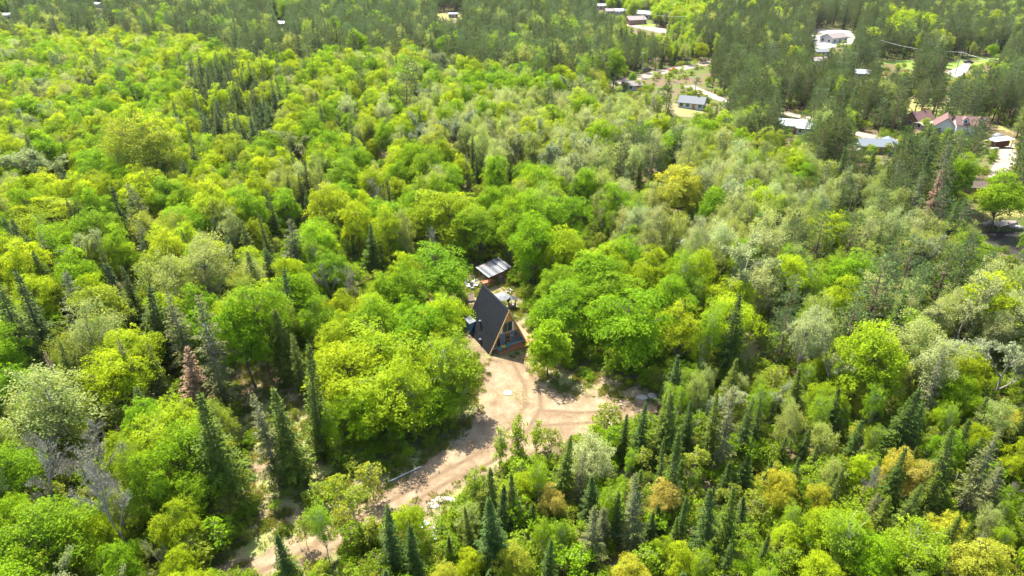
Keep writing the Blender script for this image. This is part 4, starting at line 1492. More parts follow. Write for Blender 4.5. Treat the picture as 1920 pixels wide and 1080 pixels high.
for s in range(3):
    broadleaf('sapling', 180 + s, 6, 1.5, 2.2, 3.7, 26, 0.62, 0.22, 34, 'bark_pale', lump=0.25, tilt=0.5, flat=0.2, base_r=0.05, spread=0.6, inner=0.15)
for s in range(3):
    broadleaf('shrub', 190 + s, 3, 1.7, 1.4, 1.45, 30, 0.62, 0.20, 46, 'bark', lump=0.2, tilt=0.5, flat=0.25, base_r=0.05, spread=0.6, lowcut=-0.85, multi=3)
broadleaf('bush_maple', 195, 10, 2.7, 4.9, 5.0, 70, 0.95, 0.26, 90, 'bark', lump=0.12, lowcut=-0.97, base_r=0.1, lobe_r=0.6, nlobes=8)
for s, (rb_, dr_, pw_, sp_) in enumerate(((1.7, 0.30, 0.95, 0.04), (2.1, 0.26, 0.85, 0.0), (2.5, 0.22, 1.0, 0.0), (2.0, 0.36, 0.75, 0.12), (2.3, 0.15, 1.1, 0.06))):
    fir('fir', 200 + s, 13, rb_, sp_, 0.03 + 0.02 * s, dr_, pw_)
for s in range(2):
    fir('sparse_fir', 220 + s, 14, 2.3, 0.26, 0.10, 0.35, 0.75, 0.42)
fir('brown_fir', 230, 11, 2.4, 0.15, 0.05, 0.3)
for s in range(4):
    pine('pine', 240 + s, 17, 4.4, 0.22, 0.95, 5, lambda t: (1 - t) ** 0.7 * (0.75 + 0.5 * math.sin(t * 9 + s) ** 2) + 0.08, 0.50, up=0.3, tpb=10)
for s in range(3):
    pine('red_pine', 260 + s, 16, 2.9, 0.36, 0.75, 5, lambda t: math.sin(min(1, t * 1.05 + 0.12) * math.pi) ** 0.55 * 0.95 + 0.1, 0.46, up=0.55, tpb=9)
for s in range(2):
    bare('bare', 280 + s, 13, 4.0, 900, 0.14, 'bark_dead', twigs=1700)
for s in range(3):
    bare('budding', 290 + s, 14, 4.8, 9000, 0.17, 'bark_dead', twigs=2200)

# ------------------------------------------------------------------ where the trees stand
TINT = {'maple': (0.19, 0.318, 0.008), 'ymaple': (0.30, 0.392, 0.010), 'gold': (0.37, 0.385, 0.03), 'orange': (0.37, 0.335, 0.055), 'aspen': (0.285, 0.345, 0.09), 'sage': (0.335, 0.385, 0.155),
        'birch': (0.22, 0.33, 0.014), 'fir': (0.060, 0.098, 0.014), 'sparse_fir': (0.115, 0.125, 0.040), 'brown_fir': (0.25, 0.165, 0.10), 'pine': (0.14, 0.20, 0.068), 'red_pine': (0.115, 0.15, 0.045),
        'bare': (0.30, 0.28, 0.18), 'budding': (0.27, 0.31, 0.115), 'poplar': (0.26, 0.34, 0.025), 'sapling': (0.28, 0.33, 0.03), 'shrub': (0.20, 0.29, 0.014), 'olive': (0.255, 0.31, 0.03)}
SHAPE = {'maple': ('maple', 'broad_maple'), 'ymaple': ('maple', 'broad_maple'), 'gold': ('broad_maple',), 'orange': ('maple',), 'aspen': ('aspen',), 'sage': ('aspen',), 'olive': ('aspen', 'maple')}
TINT['bush_maple'] = (0.24, 0.37, 0.008)
NAME = {'bush_maple': 'maple_tree', 'maple': 'maple_tree', 'ymaple': 'maple_tree', 'gold': 'maple_tree', 'orange': 'maple_tree', 'aspen': 'aspen_tree', 'sage': 'aspen_tree', 'olive': 'aspen_tree', 'birch': 'birch_tree', 'fir': 'fir_tree',
        'sparse_fir': 'fir_tree', 'brown_fir': 'fir_tree', 'pine': 'pine_tree', 'red_pine': 'pine_tree', 'bare': 'bare_tree', 'budding': 'bare_tree', 'poplar': 'poplar_tree', 'sapling': 'sapling', 'shrub': 'shrub'}
WORD = {'bush_maple': 'bushy green maple', 'maple': 'bright green maple', 'ymaple': 'yellow-green maple', 'gold': 'golden yellow maple', 'orange': 'orange-bronze maple', 'aspen': 'pale green aspen', 'sage': 'silvery sage aspen', 'olive': 'olive green aspen',
        'birch': 'slender green birch', 'fir': 'dark green pointed fir', 'sparse_fir': 'thin greyish fir', 'brown_fir': 'dead brown fir', 'pine': 'blue-green feathery pine', 'red_pine': 'dull green round-topped pine',
        'bare': 'leafless grey tree', 'budding': 'pale budding tree', 'poplar': 'narrow green poplar', 'sapling': 'thin yellow-green sapling', 'shrub': 'low green shrub'}
CAT = {'maple_tree': 'maple', 'aspen_tree': 'aspen', 'birch_tree': 'birch', 'fir_tree': 'fir', 'pine_tree': 'pine', 'bare_tree': 'bare tree', 'poplar_tree': 'poplar', 'sapling': 'sapling', 'shrub': 'shrub'}
SHORT = {'fir': 'dark fir', 'sparse_fir': 'greyish fir', 'pine': 'feathery pine', 'red_pine': 'round-topped pine', 'birch': 'green birch', 'sage': 'silvery aspen', 'aspen': 'pale aspen', 'olive': 'olive aspen', 'maple': 'green maple', 'sapling': 'thin sapling', 'bare': 'leafless tree', 'budding': 'budding tree', 'gold': 'golden maple', 'orange': 'orange maple'}
TREES = []
GRID = {}


def variant(kind):
    return random.choice(SHAPE.get(kind, (kind,)))


def put(kind, x, y, h, wf=1.0, tint=None, label=None, vj=0.16):
    sh = variant(kind)
    k = random.randrange(len(PROTO[sh]))
    href, rref = PROTO[sh][k][2:]
    sz = h / href
    sxy = sz * wf
    c = tint or TINT[kind]
    v = random.uniform(1 - vj, 1 + vj)
    hshift = random.uniform(-0.09, 0.06)
    if kind == 'fir' and random.random() < 0.45:
        c = (c[0] * 1.55, c[1] * 1.3, c[2] * 0.9)
    c = (c[0] * v * (1 + hshift), c[1] * v, c[2] * v * random.uniform(0.8, 1.3))
    t = dict(kind=kind, shape=sh, var=k, x=x, y=y, z=float(terrain(x, y)) - 0.05, h=h, r=rref * sxy, sxy=sxy, sz=sz, rz=random.uniform(0, 6.28), tx=random.gauss(0, 0.04), ty=random.gauss(0, 0.04), tint=c, label=label)
    TREES.append(t)
    GRID.setdefault((int(x // 8), int(y // 8)), []).append(t)
    return t


def top(kind, px_, py_, h, wf=1.0, tint=None, label=None):
    """A tree whose top shows at (px, py) in the photograph and that is h metres tall."""
    x, y = ground(px_, py_, h)
    return put(kind, x, y, h, wf, tint, label, 0.06)


def near_ok(x, y, r, f=0.62):
    gx_, gy_ = int(x // 8), int(y // 8)
    for i in (-1, 0, 1):
        for j in (-1, 0, 1):
            for t in GRID.get((gx_ + i, gy_ + j), ()):
                if (t['x'] - x) ** 2 + (t['y'] - y) ** 2 < ((r + t['r']) * f) ** 2:
                    return False
    return True


# trees one can point to in the photograph: (kind, x of the top, y of the top, height, width factor, label)
HAND = [
    ('fir', 365, 722, 17.5, 1.1, 'tallest dark fir beside the sandy track at lower left'),
    ('fir', 518, 713, 15, 1.0, 'right one of two slim firs standing in the leafy clearing'),
    ('sparse_fir', 487, 729, 14.5, 0.85, 'left one of two slim firs standing in the leafy clearing'),
    ('fir', 565, 645, 17, 1.0, 'tall dark fir touching the left side of the maple mass'),
    ('fir', 549, 620, 11, 0.8, 'narrow fir right behind the tall fir by the maple mass'),
    ('fir', 520, 572, 13, 1.1, 'light-edged fir at the left end of the maple mass'),
    ('sparse_fir', 571, 594, 8, 0.6, 'small brownish fir between the fir group and the maples'),
    ('sparse_fir', 370, 548, 19, 1.0, 'tall ragged brownish fir with bare lower trunk left of the clearing'),
    ('sparse_fir', 317, 537, 16, 1.0, 'ragged greyish fir left of the tall ragged brownish fir'),
    ('fir', 257, 532, 15, 1.35, 'broad blue-green fir in the middle of the left wood'),
    ('fir', 231, 494, 12, 0.9, 'dark fir just behind the broad blue-green fir'),
    ('brown_fir', 345, 652, 11, 1.1, 'dead pinkish-brown fir above the tallest dark fir'),
    ('brown_fir', 86, 658, 11, 0.6, 'slim dead orange-brown fir in the left wood'),
    ('sparse_fir', 221, 634, 13, 0.9, 'dark thin fir left of the dead pinkish-brown fir'),
    ('sparse_fir', 268, 643, 10, 0.95, 'olive ragged fir close to the dead pinkish-brown fir'),
    ('fir', 163, 700, 9, 0.8, 'small dark fir right of the large grey-green crown at lower left'),
    ('fir', 1, 530, 17, 1.2, 'dark fir cut by the left edge of the picture'),
    ('fir', 29, 502, 17, 1.1, 'tall dark fir second from the left edge'),
    ('fir', 101, 534, 7, 0.8, 'short fir poking from the canopy near the left edge'),
    ('fir', 181, 446, 12, 0.75, 'slanting dark fir pair member at the centre of the left canopy'),
    ('fir', 246, 444, 6, 0.8, 'tiny fir tip in the left canopy'),
    ('fir', 394, 398, 11, 0.8, 'lone fir beside the pale aspens of the left wood'),
    ('fir', 496, 347, 12, 0.85, 'topmost fir of the dark group left of the layered yellow maple'),
    ('fir', 492, 392, 12, 0.85, 'lowest fir of the dark group left of the layered yellow maple'),
    ('fir', 506, 368, 11, 0.85, 'middle fir of the dark group left of the layered yellow maple'),
    ('fir', 552, 362, 9, 0.9, 'single fir touching the layered yellow maple'),
    ('fir', 612, 378, 6.5, 0.6, 'slim small fir in front of the layered yellow maple'),
    ('fir', 691, 417, 11, 1.15, 'broad dark fir left of the round maple by the yard'),
    ('fir', 660, 439, 6.5, 0.9, 'small fir left of the broad dark fir'),
    ('fir', 714, 455, 6, 0.9, 'small fir right of the broad dark fir'),
    ('fir', 710, 262, 8, 0.7, 'short fir in the bright canopy above the grey leafless crown'),
    ('fir', 896, 286, 9, 0.8, 'slim fir above the maples behind the pavilion'),
    ('fir', 107, 256, 11, 0.8, 'lone dark fir in the upper left canopy'),
    ('sparse_fir', 875, 283, 12, 0.8, 'taller ragged fir left of the slim fir behind the pavilion'),
    ('fir', 958, 262, 12, 0.75, 'slim fir beside the silvery round crown'),
    ('pine', 1170, 252, 15, 0.8, 'dark old pine left of the golden maple'),
    ('fir', 1200, 300, 8, 0.9, 'dark low fir left of the golden maple'),
    ('pine', 1272, 235, 15, 1.0, 'feathery pine just behind the golden maple'),
    ('pine', 1228, 262, 12, 1.0, 'grey-green pine left of the feathery pine'),
    ('gold', 1285, 293, 16, 1.05, 'golden yellow maple crown standing out on the right'),
    ('ymaple', 612, 330, 14, 1.0, 'layered yellow maple in the left centre canopy'),
    ('maple', 640, 285, 14, 1.1, 'deep green maple above the layered yellow maple'),
    ('bare', 720, 325, 11, 1.15, 'grey leafless crown in the gap beside the deep green maple'),
    ('bare', 800, 415, 11, 0.8, 'leafless pale stems left of the big maple behind the pavilion'),
    ('bare', 615, 490, 9, 1.0, 'leafless grey crown left of the round maple by the yard'),
    ('bare', 665, 480, 10, 1.0, 'leafless twiggy crown touching the round maple by the yard'),
    ('maple', 812, 453, 13, 1.5, 'big round deep green maple left of the pavilion'),
    ('maple', 745, 490, 12.5, 0.9, 'green maple left of the big round maple by the yard'),
    ('ymaple', 840, 340, 15, 1.3, 'tall spreading maple with yellow tips behind the pavilion'),
    ('maple', 905, 375, 13.3, 1.2, 'tall green maple right behind the pavilion'),
    ('maple', 955, 365, 15, 0.9, 'green maple in the row behind the pavilion'),
    ('maple', 1000, 383, 16.8, 0.85, 'tall green maple overhanging the right end of the pavilion'),
    ('maple', 1070, 350, 14, 1.0, 'bright maple on the rise right of the pavilion'),
    ('maple', 1100, 300, 14, 0.9, 'round green maple above the rise right of the pavilion'),
    ('maple', 1160, 332, 14, 0.75, 'dense dark green maple beside the silvery aspens'),
    ('maple', 1060, 520, 12.5, 1.2, 'deep green maple right of the yard, nearest the lamp post'),
    ('maple', 1110, 458, 13.8, 1.2, 'green maple in the middle of the wood right of the yard'),
    ('maple', 1150, 500, 12.5, 1.15, 'lime green maple in the wood right of the yard'),
    ('maple', 1190, 535, 15, 1.25, 'largest round maple at the right side of the clearing'),
    ('ymaple', 1225, 452, 13.3, 0.9, 'yellow-tipped maple below the small white hut'),
    ('maple', 1262, 500, 13.5, 0.9, 'maple right behind the largest round maple by the clearing'),
    ('ymaple', 1290, 560, 13, 0.8, 'olive-green maple beside the slender yellow-green tree'),
    ('bush_maple', 1031, 588, 10.8, 1.1, 'upright bushy young maple right of the cabin deck'),
    ('birch', 1345, 551, 14, 0.8, 'slender yellow-green birch before a dark fir'),
    ('fir', 1386, 550, 15, 1.05, 'dark fir behind the slender yellow-green birch'),
    ('fir', 1286, 560, 12, 0.6, 'slim fir in the shade right of the largest round maple'),
    ('budding', 1395, 420, 17, 1.25, 'big pale budding crown on the right slope'),
    ('sage', 1440, 385, 16, 1.1, 'silvery aspen behind the big pale budding crown'),
    ('sage', 1192, 372, 13, 0.9, 'silvery poplar-like aspen below the dense dark maple'),
    ('sage', 1135, 375, 9, 0.6, 'thin silvery aspen left of the dense dark maple'),
    ('aspen', 1275, 378, 14, 0.9, 'pale aspen below the golden maple'),
    ('budding', 850, 203, 15, 0.95, 'round silvery budding crown in the middle distance'),
    ('budding', 968, 240, 13, 1.0, 'pale budding crown right of the round silvery one'),
    ('sage', 648, 165, 15, 1.0, 'silvery aspen in the upper middle canopy'),
    ('sage', 713, 168, 15, 1.0, 'silvery round aspen right of its twin in the upper middle canopy'),
    ('pine', 755, 120, 19, 1.0, 'left of two tall pines above the silvery aspens'),
    ('pine', 778, 100, 18, 0.9, 'right of two tall pines above the silvery aspens'),
    ('pine', 668, 115, 15, 0.8, 'grey-green pine left of the two tall pines'),
    ('olive', 215, 190, 23, 1.1, 'tallest olive tree with dark trunk in the upper left canopy'),
    ('olive', 275, 210, 21, 1.0, 'tall olive tree with forked trunk right of the tallest olive tree'),
    ('budding', 40, 262, 14, 1.5, 'broad brownish budding crown at the left edge'),
    ('budding', 155, 120, 13, 1.0, 'pinkish-grey budding crown in the far left canopy'),
    ('budding', 545, 232, 13, 1.1, 'whitish budding crown right of the far fir group'),
    ('maple', 1189, 131, 7, 0.85, 'small round green tree beside the sandy road'),
    ('bare', 1233, 175, 11, 0.7, 'bare white-limbed birch left of the grey-roofed bungalow'),
    ('maple', 300, 320, 13, 1.0, 'dense green maple under the two tall olive trees'),
    ('maple', 160, 378, 13, 1.15, 'dark-shadowed maple in the left canopy'),
    ('ymaple', 60, 358, 13, 1.3, 'broad yellow-green maple near the left edge'),
    ('aspen', 370, 415, 18, 1.1, 'grey-green aspen with pale trunk in the left wood'),
    ('aspen', 300, 450, 17, 1.0, 'grey-green aspen left of the pale-trunked aspen'),
    ('aspen', 145, 555, 15, 1.1, 'light aspen between the dark firs of the left wood'),
    ('ymaple', 225, 600, 13, 1.0, 'sunlit yellow maple in the left wood'),
    ('ymaple', 190, 640, 13, 1.0, 'bright yellow-green maple below the sunlit yellow maple'),
    ('maple', 470, 520, 17, 0.9, 'deep green tree with bare trunks at the clearing edge'),
    ('maple', 440, 545, 16, 0.8, 'deep green tree left of the one with bare trunks'),
    ('ymaple', 715, 598, 13, 1.3, 'sunlit yellow-green maple at the top of the maple mass'),
    ('ymaple', 650, 632, 13, 1.2, 'yellow-green maple at the left of the maple mass'),
    ('maple', 780, 560, 13, 1.0, 'pale green maple above the maple mass'),
    ('maple', 700, 545, 13, 0.9, 'light maple behind the maple mass'),
    ('birch', 838, 608, 14, 1.5, 'green birch at the right edge of the maple mass, nearest the cabin'),
    ('birch', 768, 668, 13, 0.9, 'slender green birch in the front of the maple mass'),
    ('birch', 862, 640, 12, 1.35, 'leafy birch overhanging the driveway edge'),
    ('ymaple', 725, 660, 13, 1.2, 'yellow-tipped maple in the centre of the maple mass'),
    ('maple', 790, 700, 8.3, 1.4, 'green maple in the front right of the maple mass'),
    ('maple', 730, 735, 7.8, 1.4, 'drooping green maple at the lower front of the maple mass'),
    ('maple', 675, 720, 10, 1.0, 'green maple at the lower left of the maple mass'),
    ('maple', 630, 735, 9.5, 0.8, 'light green maple at the foot of the maple mass'),
    ('maple', 835, 720, 7.5, 1.1, 'maple at the lower right foot of the maple mass'),
    ('poplar', 968, 772, 9.5, 1.0, 'tallest of three narrow young poplars below the driveway'),
    ('poplar', 935, 797, 8, 0.9, 'left of three narrow young poplars below the driveway'),
    ('poplar', 1006, 784, 7, 0.95, 'right of three narrow young poplars below the driveway'),
    ('poplar', 884, 872, 8, 1.0, 'narrow green poplar at the driveway bend'),
    ('sapling', 692, 864, 6, 1.0, 'pale sapling beside the white birch log'),
    ('sapling', 655, 905, 6, 1.0, 'greyish sapling left of the birch log'),
    ('sapling', 625, 885, 6, 1.0, 'feathery sapling in the leafy clearing'),
    ('sapling', 562, 960, 5, 0.8, 'grey-leaved sapling beside the lower track'),
    ('sapling', 630, 945, 5.5, 0.8, 'yellowish sapling standing on the lower track edge'),
    ('sapling', 588, 905, 4, 1.3, 'bright bushy sapling in the lower clearing'),
    ('birch', 597, 940, 9, 0.9, 'young birch in front of the lower track'),
    ('sapling', 700, 965, 4.5, 0.8, 'yellow-leaved sapling above the pointed fir by the track'),
    ('ymaple', 765, 930, 8, 0.8, 'yellow-green young maple right of the pointed fir by the track'),
    ('fir', 720, 938, 11.5, 0.9, 'pointed fir in front of the driveway'),
    ('fir', 527, 1000, 9, 1.1, 'bushy fir over the lower track'),
    ('fir', 673, 975, 5, 0.7, 'tiny fir left of the pointed fir before the driveway'),
    ('fir', 883, 950, 8, 0.8, 'dark slim fir right of the white tarpaulins'),
    ('fir', 925, 918, 12, 1.0, 'tall fir right of the white tarpaulins'),
    ('fir', 840, 1005, 5, 1.3, 'low broad fir beside the white tarpaulins'),
    ('fir', 1054, 817, 10, 0.9, 'sharp dark fir below the middle of the driveway'),
    ('sparse_fir', 1086, 836, 9, 0.7, 'thin fir right of the sharp dark fir below the driveway'),
    ('sage', 1110, 800, 9, 1.4, 'pale grey-green bushy aspen at the driveway edge'),
    ('fir', 1169, 778, 8, 0.7, 'left of two twin firs at the lower driveway edge'),
    ('fir', 1176, 776, 8, 0.7, 'right of two twin firs at the lower driveway edge'),
    ('fir', 1207, 754, 9, 0.85, 'fir standing alone before the end of the driveway'),
    ('fir', 1250, 741, 11, 0.85, 'fir just right of the rusty post'),
    ('fir', 1276, 724, 12.5, 0.95, 'tall fir right of the rusty post'),
    ('fir', 1350, 731, 12, 0.8, 'left of two firs behind the young wood'),
    ('sparse_fir', 1375, 725, 13, 0.8, 'grey right one of two firs behind the young wood'),
    ('fir', 1404, 744, 10, 0.8, 'fir right of the two firs behind the young wood'),
    ('fir', 1430, 749, 9, 0.8, 'dark short fir at the right end of the fir row'),
    ('fir', 1249, 824, 10, 0.75, 'thin fir in the young wood below the rusty post'),
    ('fir', 1277, 808, 13, 0.95, 'tall fir in the young wood below the rusty post'),
    ('sparse_fir', 1200, 898, 11, 0.9, 'fir with grey dead lower branches in the young wood'),
    ('fir', 1160, 920, 8, 0.9, 'dark fir left of the one with grey dead branches'),
    ('fir', 1285, 921, 8.5, 0.85, 'pointed fir right of the orange maple'),
    ('fir', 1347, 914, 12, 0.9, 'tall olive fir right of the orange maple'),
    ('fir', 1385, 916, 12, 0.85, 'second tall olive fir right of the orange maple'),
    ('fir', 1115, 881, 8, 1.1, 'bushy green fir below the pale bushy aspen'),
    ('fir', 1027, 1010, 8, 0.9, 'bluish fir at the bottom middle'),
    ('fir', 1367, 1010, 8, 0.9, 'yellowish pointed fir near the bottom edge'),
    ('fir', 1272, 970, 6, 1.0, 'small bright fir below the orange maple'),
    ('orange', 1250, 892, 7.5, 0.9, 'orange-bronze maple in the young wood'),
    ('orange', 1040, 900, 6.5, 0.75, 'orange-tinged maple below the sharp dark fir'),
    ('gold', 1545, 900, 6.5, 0.6, 'yellow young maple in the lower right wood'),
    ('ymaple', 1620, 950, 6.5, 0.6, 'small yellow-green maple in the bottom right wood'),
    ('orange', 1700, 832, 8, 0.8, 'peach-orange maple in the lower right wood'),
    ('orange', 1745, 858, 8, 0.8, 'orange maple right of the peach-orange one'),
    ('gold', 965, 1010, 7, 0.8, 'golden maple at the bottom middle'),
    ('gold', 1480, 872, 8, 0.8, 'golden-green maple in the young wood'),
    ('gold', 830, 1045, 6, 0.8, 'golden maple at the bottom edge below the tarpaulins'),
    ('gold', 1190, 1045, 6, 1.0, 'golden maple at the bottom edge of the young wood'),
    ('gold', 1860, 1010, 8, 1.0, 'golden maple in the bottom right corner'),
    ('gold', 1620, 700, 8, 0.7, 'golden-leaved maple beside the pale fir gap'),
    ('ymaple', 1590, 945, 9, 0.9, 'lime birch-like maple near the bottom right'),
    ('birch', 1735, 968, 10, 1.5, 'wide lime birch near the bottom right'),
    ('birch', 1600, 960, 10, 1.3, 'wide lime birch left of its twin near the bottom right'),
    ('ymaple', 1550, 1035, 7, 0.9, 'rounded lime maple at the bottom edge'),
    ('fir', 1697, 842, 10, 0.9, 'dark fir beside the peach-orange maple'),
    ('fir', 1715, 900, 9, 0.9, 'fir in front of the orange maple'),
    ('fir', 1665, 926, 8, 1.0, 'broad fir left of the fir in front of the orange maple'),
    ('fir', 1810, 803, 13, 0.9, 'tall dark fir at the right edge of the young wood'),
    ('sparse_fir', 1870, 792, 14, 0.8, 'leaning grey fir near the right edge'),
    ('fir', 1772, 984, 8, 0.8, 'small fir in the bottom right wood'),
    ('fir', 1815, 986, 8, 0.9, 'small fir right of its neighbour in the bottom right wood'),
    ('fir', 1575, 868, 9, 0.8, 'fir left of the grey broken snag'),
    ('sage', 1530, 551, 15, 0.85, 'tall silvery aspen right of the clearing wood'),
    ('budding', 1570, 603, 13, 0.8, 'silver-white budding tree beside the tall silvery aspen'),
    ('ymaple', 1655, 598, 15, 0.95, 'vivid lime maple on the right slope'),
    ('sparse_fir', 1650, 628, 13, 0.8, 'dark ragged fir before the vivid lime maple'),
    ('sparse_fir', 1780, 655, 13, 0.7, 'ragged fir right of the vivid lime maple'),
    ('fir', 1712, 728, 12, 1.2, 'bushy blue-green fir on the right slope'),
    ('budding', 1835, 540, 14, 1.1, 'beige budding crown near the right edge'),
    ('budding', 1905, 620, 13, 1.2, 'silver-twigged crown at the right edge'),
    ('sage', 1735, 570, 14, 1.2, 'pale sage aspen with crooked trunk on the right slope'),
    ('pine', 1550, 388, 15, 1.0, 'blue-green pine on the upper right slope'),
    ('pine', 1610, 395, 14, 1.0, 'light pine right of the blue-green pine on the slope'),
    ('pine', 1665, 480, 16, 1.2, 'broad drooping pine on the right slope'),
    ('pine', 1720, 430, 15, 1.0, 'pine above the broad drooping pine'),
    ('pine', 1790, 450, 15, 1.0, 'pine near the pond on the right slope'),
    ('pine', 1850, 520, 14, 1.0, 'pine below the pond'),
    ('maple', 1610, 455, 14, 0.9, 'lime maple left of the broad drooping pine'),
    ('pine', 1812, 372, 12, 1.0, 'dark bluish pine above the dock'),
    ('brown_fir', 1778, 318, 14, 0.9, 'dead reddish tree left of the red shed'),
    ('maple', 1815, 285, 13, 0.75, 'round bright maple above the red shed'),
    ('birch', 1835, 285, 13, 0.9, 'slender birch right of the round bright maple'),
    ('maple', 1905, 305, 15, 1.1, 'bright maple on the pond bank at the right edge'),
    ('budding', 1612, 338, 10, 0.8, 'whitish budding crown before the dark slope conifers'),
    ('ymaple', 1645, 50, 14, 1.3, 'bright yellow-green poplar clump right of the white garage'),
    ('maple', 1868, 78, 9, 0.9, 'small round green tree on the far lawn'),
    ('bare', 1638, 866, 8, 0.5, 'grey broken snag leaning in the lower right wood'),
    ('bare', 135, 800, 14, 0.9, 'dead tree with silver branches at lower left'),
    ('bare', 60, 830, 12, 0.8, 'leafless grey tree near the lower left edge'),
    ('bare', 178, 868, 14, 0.75, 'broken dead trunk with silver limbs at lower left'),
    ('aspen', 75, 680, 14, 1.7, 'large grey-green leafy crown at lower left'),
    ('birch', 212, 815, 12, 0.75, 'slender lime birch with white trunk at lower left'),
    ('budding', 280, 1005, 6, 0.6, 'whitish blossoming shrub tree at the bottom left'),
    ('maple', 60, 935, 11, 1.2, 'bright maple filling the bottom left corner'),
    ('ymaple', 150, 955, 9, 0.9, 'low maple right of the one in the bottom left corner'),
    ('ymaple', 300, 735, 13, 1.0, 'bright maple left of the tallest dark fir'),
    ('maple', 330, 780, 13, 0.9, 'leafy maple hugging the tallest dark fir'),
]
for kind, px_, py_, h, wf, lb in HAND:
    top(kind, px_, py_, h, wf, None, lb)

# composition of the wood, read off the photograph at canopy level: polygon, kinds, height range, spacing factor
ZONES = [
    ([(365, 130), (520, 110), (535, 200), (480, 275), (395, 275), (340, 240)], dict(fir=7, ymaple=1.2), (12, 16), 0.6),
    ([(0, 0), (1140, -60), (1150, 40), (1170, 160), (1090, 150), (1000, 140), (900, 128), (800, 95), (700, 100), (560, 108), (420, 92), (300, 70), (150, 60), (0, 75)], dict(pine=10, red_pine=4, fir=2.6, aspen=0.7, maple=0.5, birch=0.5), (15, 20), 0.5),
    ([(960, 40), (1140, 40), (1190, 75), (1180, 135), (1090, 130), (960, 110)], dict(fir=7, pine=2, red_pine=1, aspen=1.6, birch=1), (11, 15), 0.5),
    ([(1040, 10), (1180, 20), (1300, 45), (1320, 95), (1190, 90), (1060, 60)], dict(birch=5, ymaple=2, aspen=2, fir=2.5, red_pine=2), (9, 13), 0.55),
    ([(1700, -60), (1980, -60), (1980, 60), (1760, 45)], dict(red_pine=6, aspen=1.6, pine=3, birch=1.1, ymaple=0.3), (11, 15), 0.5),
    ([(1660, 20), (1760, 30), (1740, 60), (1660, 75)], dict(ymaple=5, birch=3, red_pine=2), (11, 15), 0.55),
    ([(1580, 245), (1860, 260), (1850, 400), (1720, 405), (1590, 330)], dict(fir=3, red_pine=5, pine=3, sparse_fir=1), (12, 16), 0.5),
    ([(1150, 60), (1280, 90), (1420, -60), (2000, -60), (2000, 330), (1830, 330), (1590, 320), (1430, 265), (1300, 210), (1180, 170)], dict(red_pine=9, pine=5, fir=1.4, birch=0.45, aspen=0.5, ymaple=0.15), (13, 18.5), 0.48),
    ([(0, 70), (330, 60), (560, 92), (760, 72), (900, 90), (1010, 130), (1150, 160), (1120, 190), (960, 170), (760, 165), (560, 150), (300, 180), (0, 220)], dict(ymaple=4, maple=4, pine=2.6, aspen=2, sage=0.6, fir=0.5, budding=0.3), (11, 15), 0.58),
    ([(740, 165), (960, 170), (1150, 175), (1300, 235), (1430, 290), (1500, 380), (1320, 480), (1160, 450), (1010, 300), (800, 260)], dict(sage=5.5, aspen=4.5, maple=1.2, ymaple=1.3, budding=1.2, pine=0.9, birch=0.8), (11, 15), 0.56),
    ([(1300, 290), (1500, 290), (1700, 370), (1860, 420), (2000, 500), (2000, 690), (1640, 660), (1440, 600), (1320, 480)], dict(pine=4.4, aspen=2.8, sage=3.4, ymaple=1.5, maple=0.8, budding=0.6, birch=0.8, fir=0.8), (11, 15), 0.58),
    ([(1240, 640), (1400, 620), (1660, 640), (1660, 740), (1440, 760), (1240, 740)], dict(birch=4, sapling=2.5, aspen=3, ymaple=2, fir=1.6, budding=0.8), (6, 10), 0.58),
    ([(860, 800), (1220, 760), (1240, 740), (1440, 740), (1640, 730), (2000, 680), (2000, 1300), (600, 1300), (700, 1000), (840, 930)], dict(fir=6.5, sparse_fir=1.4, ymaple=2.4, maple=1.0, gold=0.4, orange=0.10, birch=2.4, aspen=1.2, budding=0.3, bare=0.2, sapling=1.4), (5, 9.5), 0.58),
    ([(-200, 690), (160, 700), (330, 860), (420, 1090), (420, 1300), (-200, 1300)], dict(maple=3.4, ymaple=2.2, budding=0.7, aspen=1.8, bare=0.35, shrub=1), (7, 12), 0.62),
    ([(570, 440), (940, 490), (900, 880), (560, 880)], dict(maple=6, ymaple=4, birch=1.2), (10, 13.5), 0.6),
    ([(980, 300), (1300, 440), (1330, 640), (1220, 720), (1000, 640), (940, 500), (760, 480), (740, 330)], dict(maple=6, ymaple=2.5, aspen=0.8, birch=0.6), (12, 16), 0.6),
]
DEFAULT = (dict(maple=5.0, ymaple=5.4, aspen=1.5, olive=1.2, birch=0.5, fir=2.0, budding=0.2, sparse_fir=0.3, sage=0.4), (11, 15), 0.58)
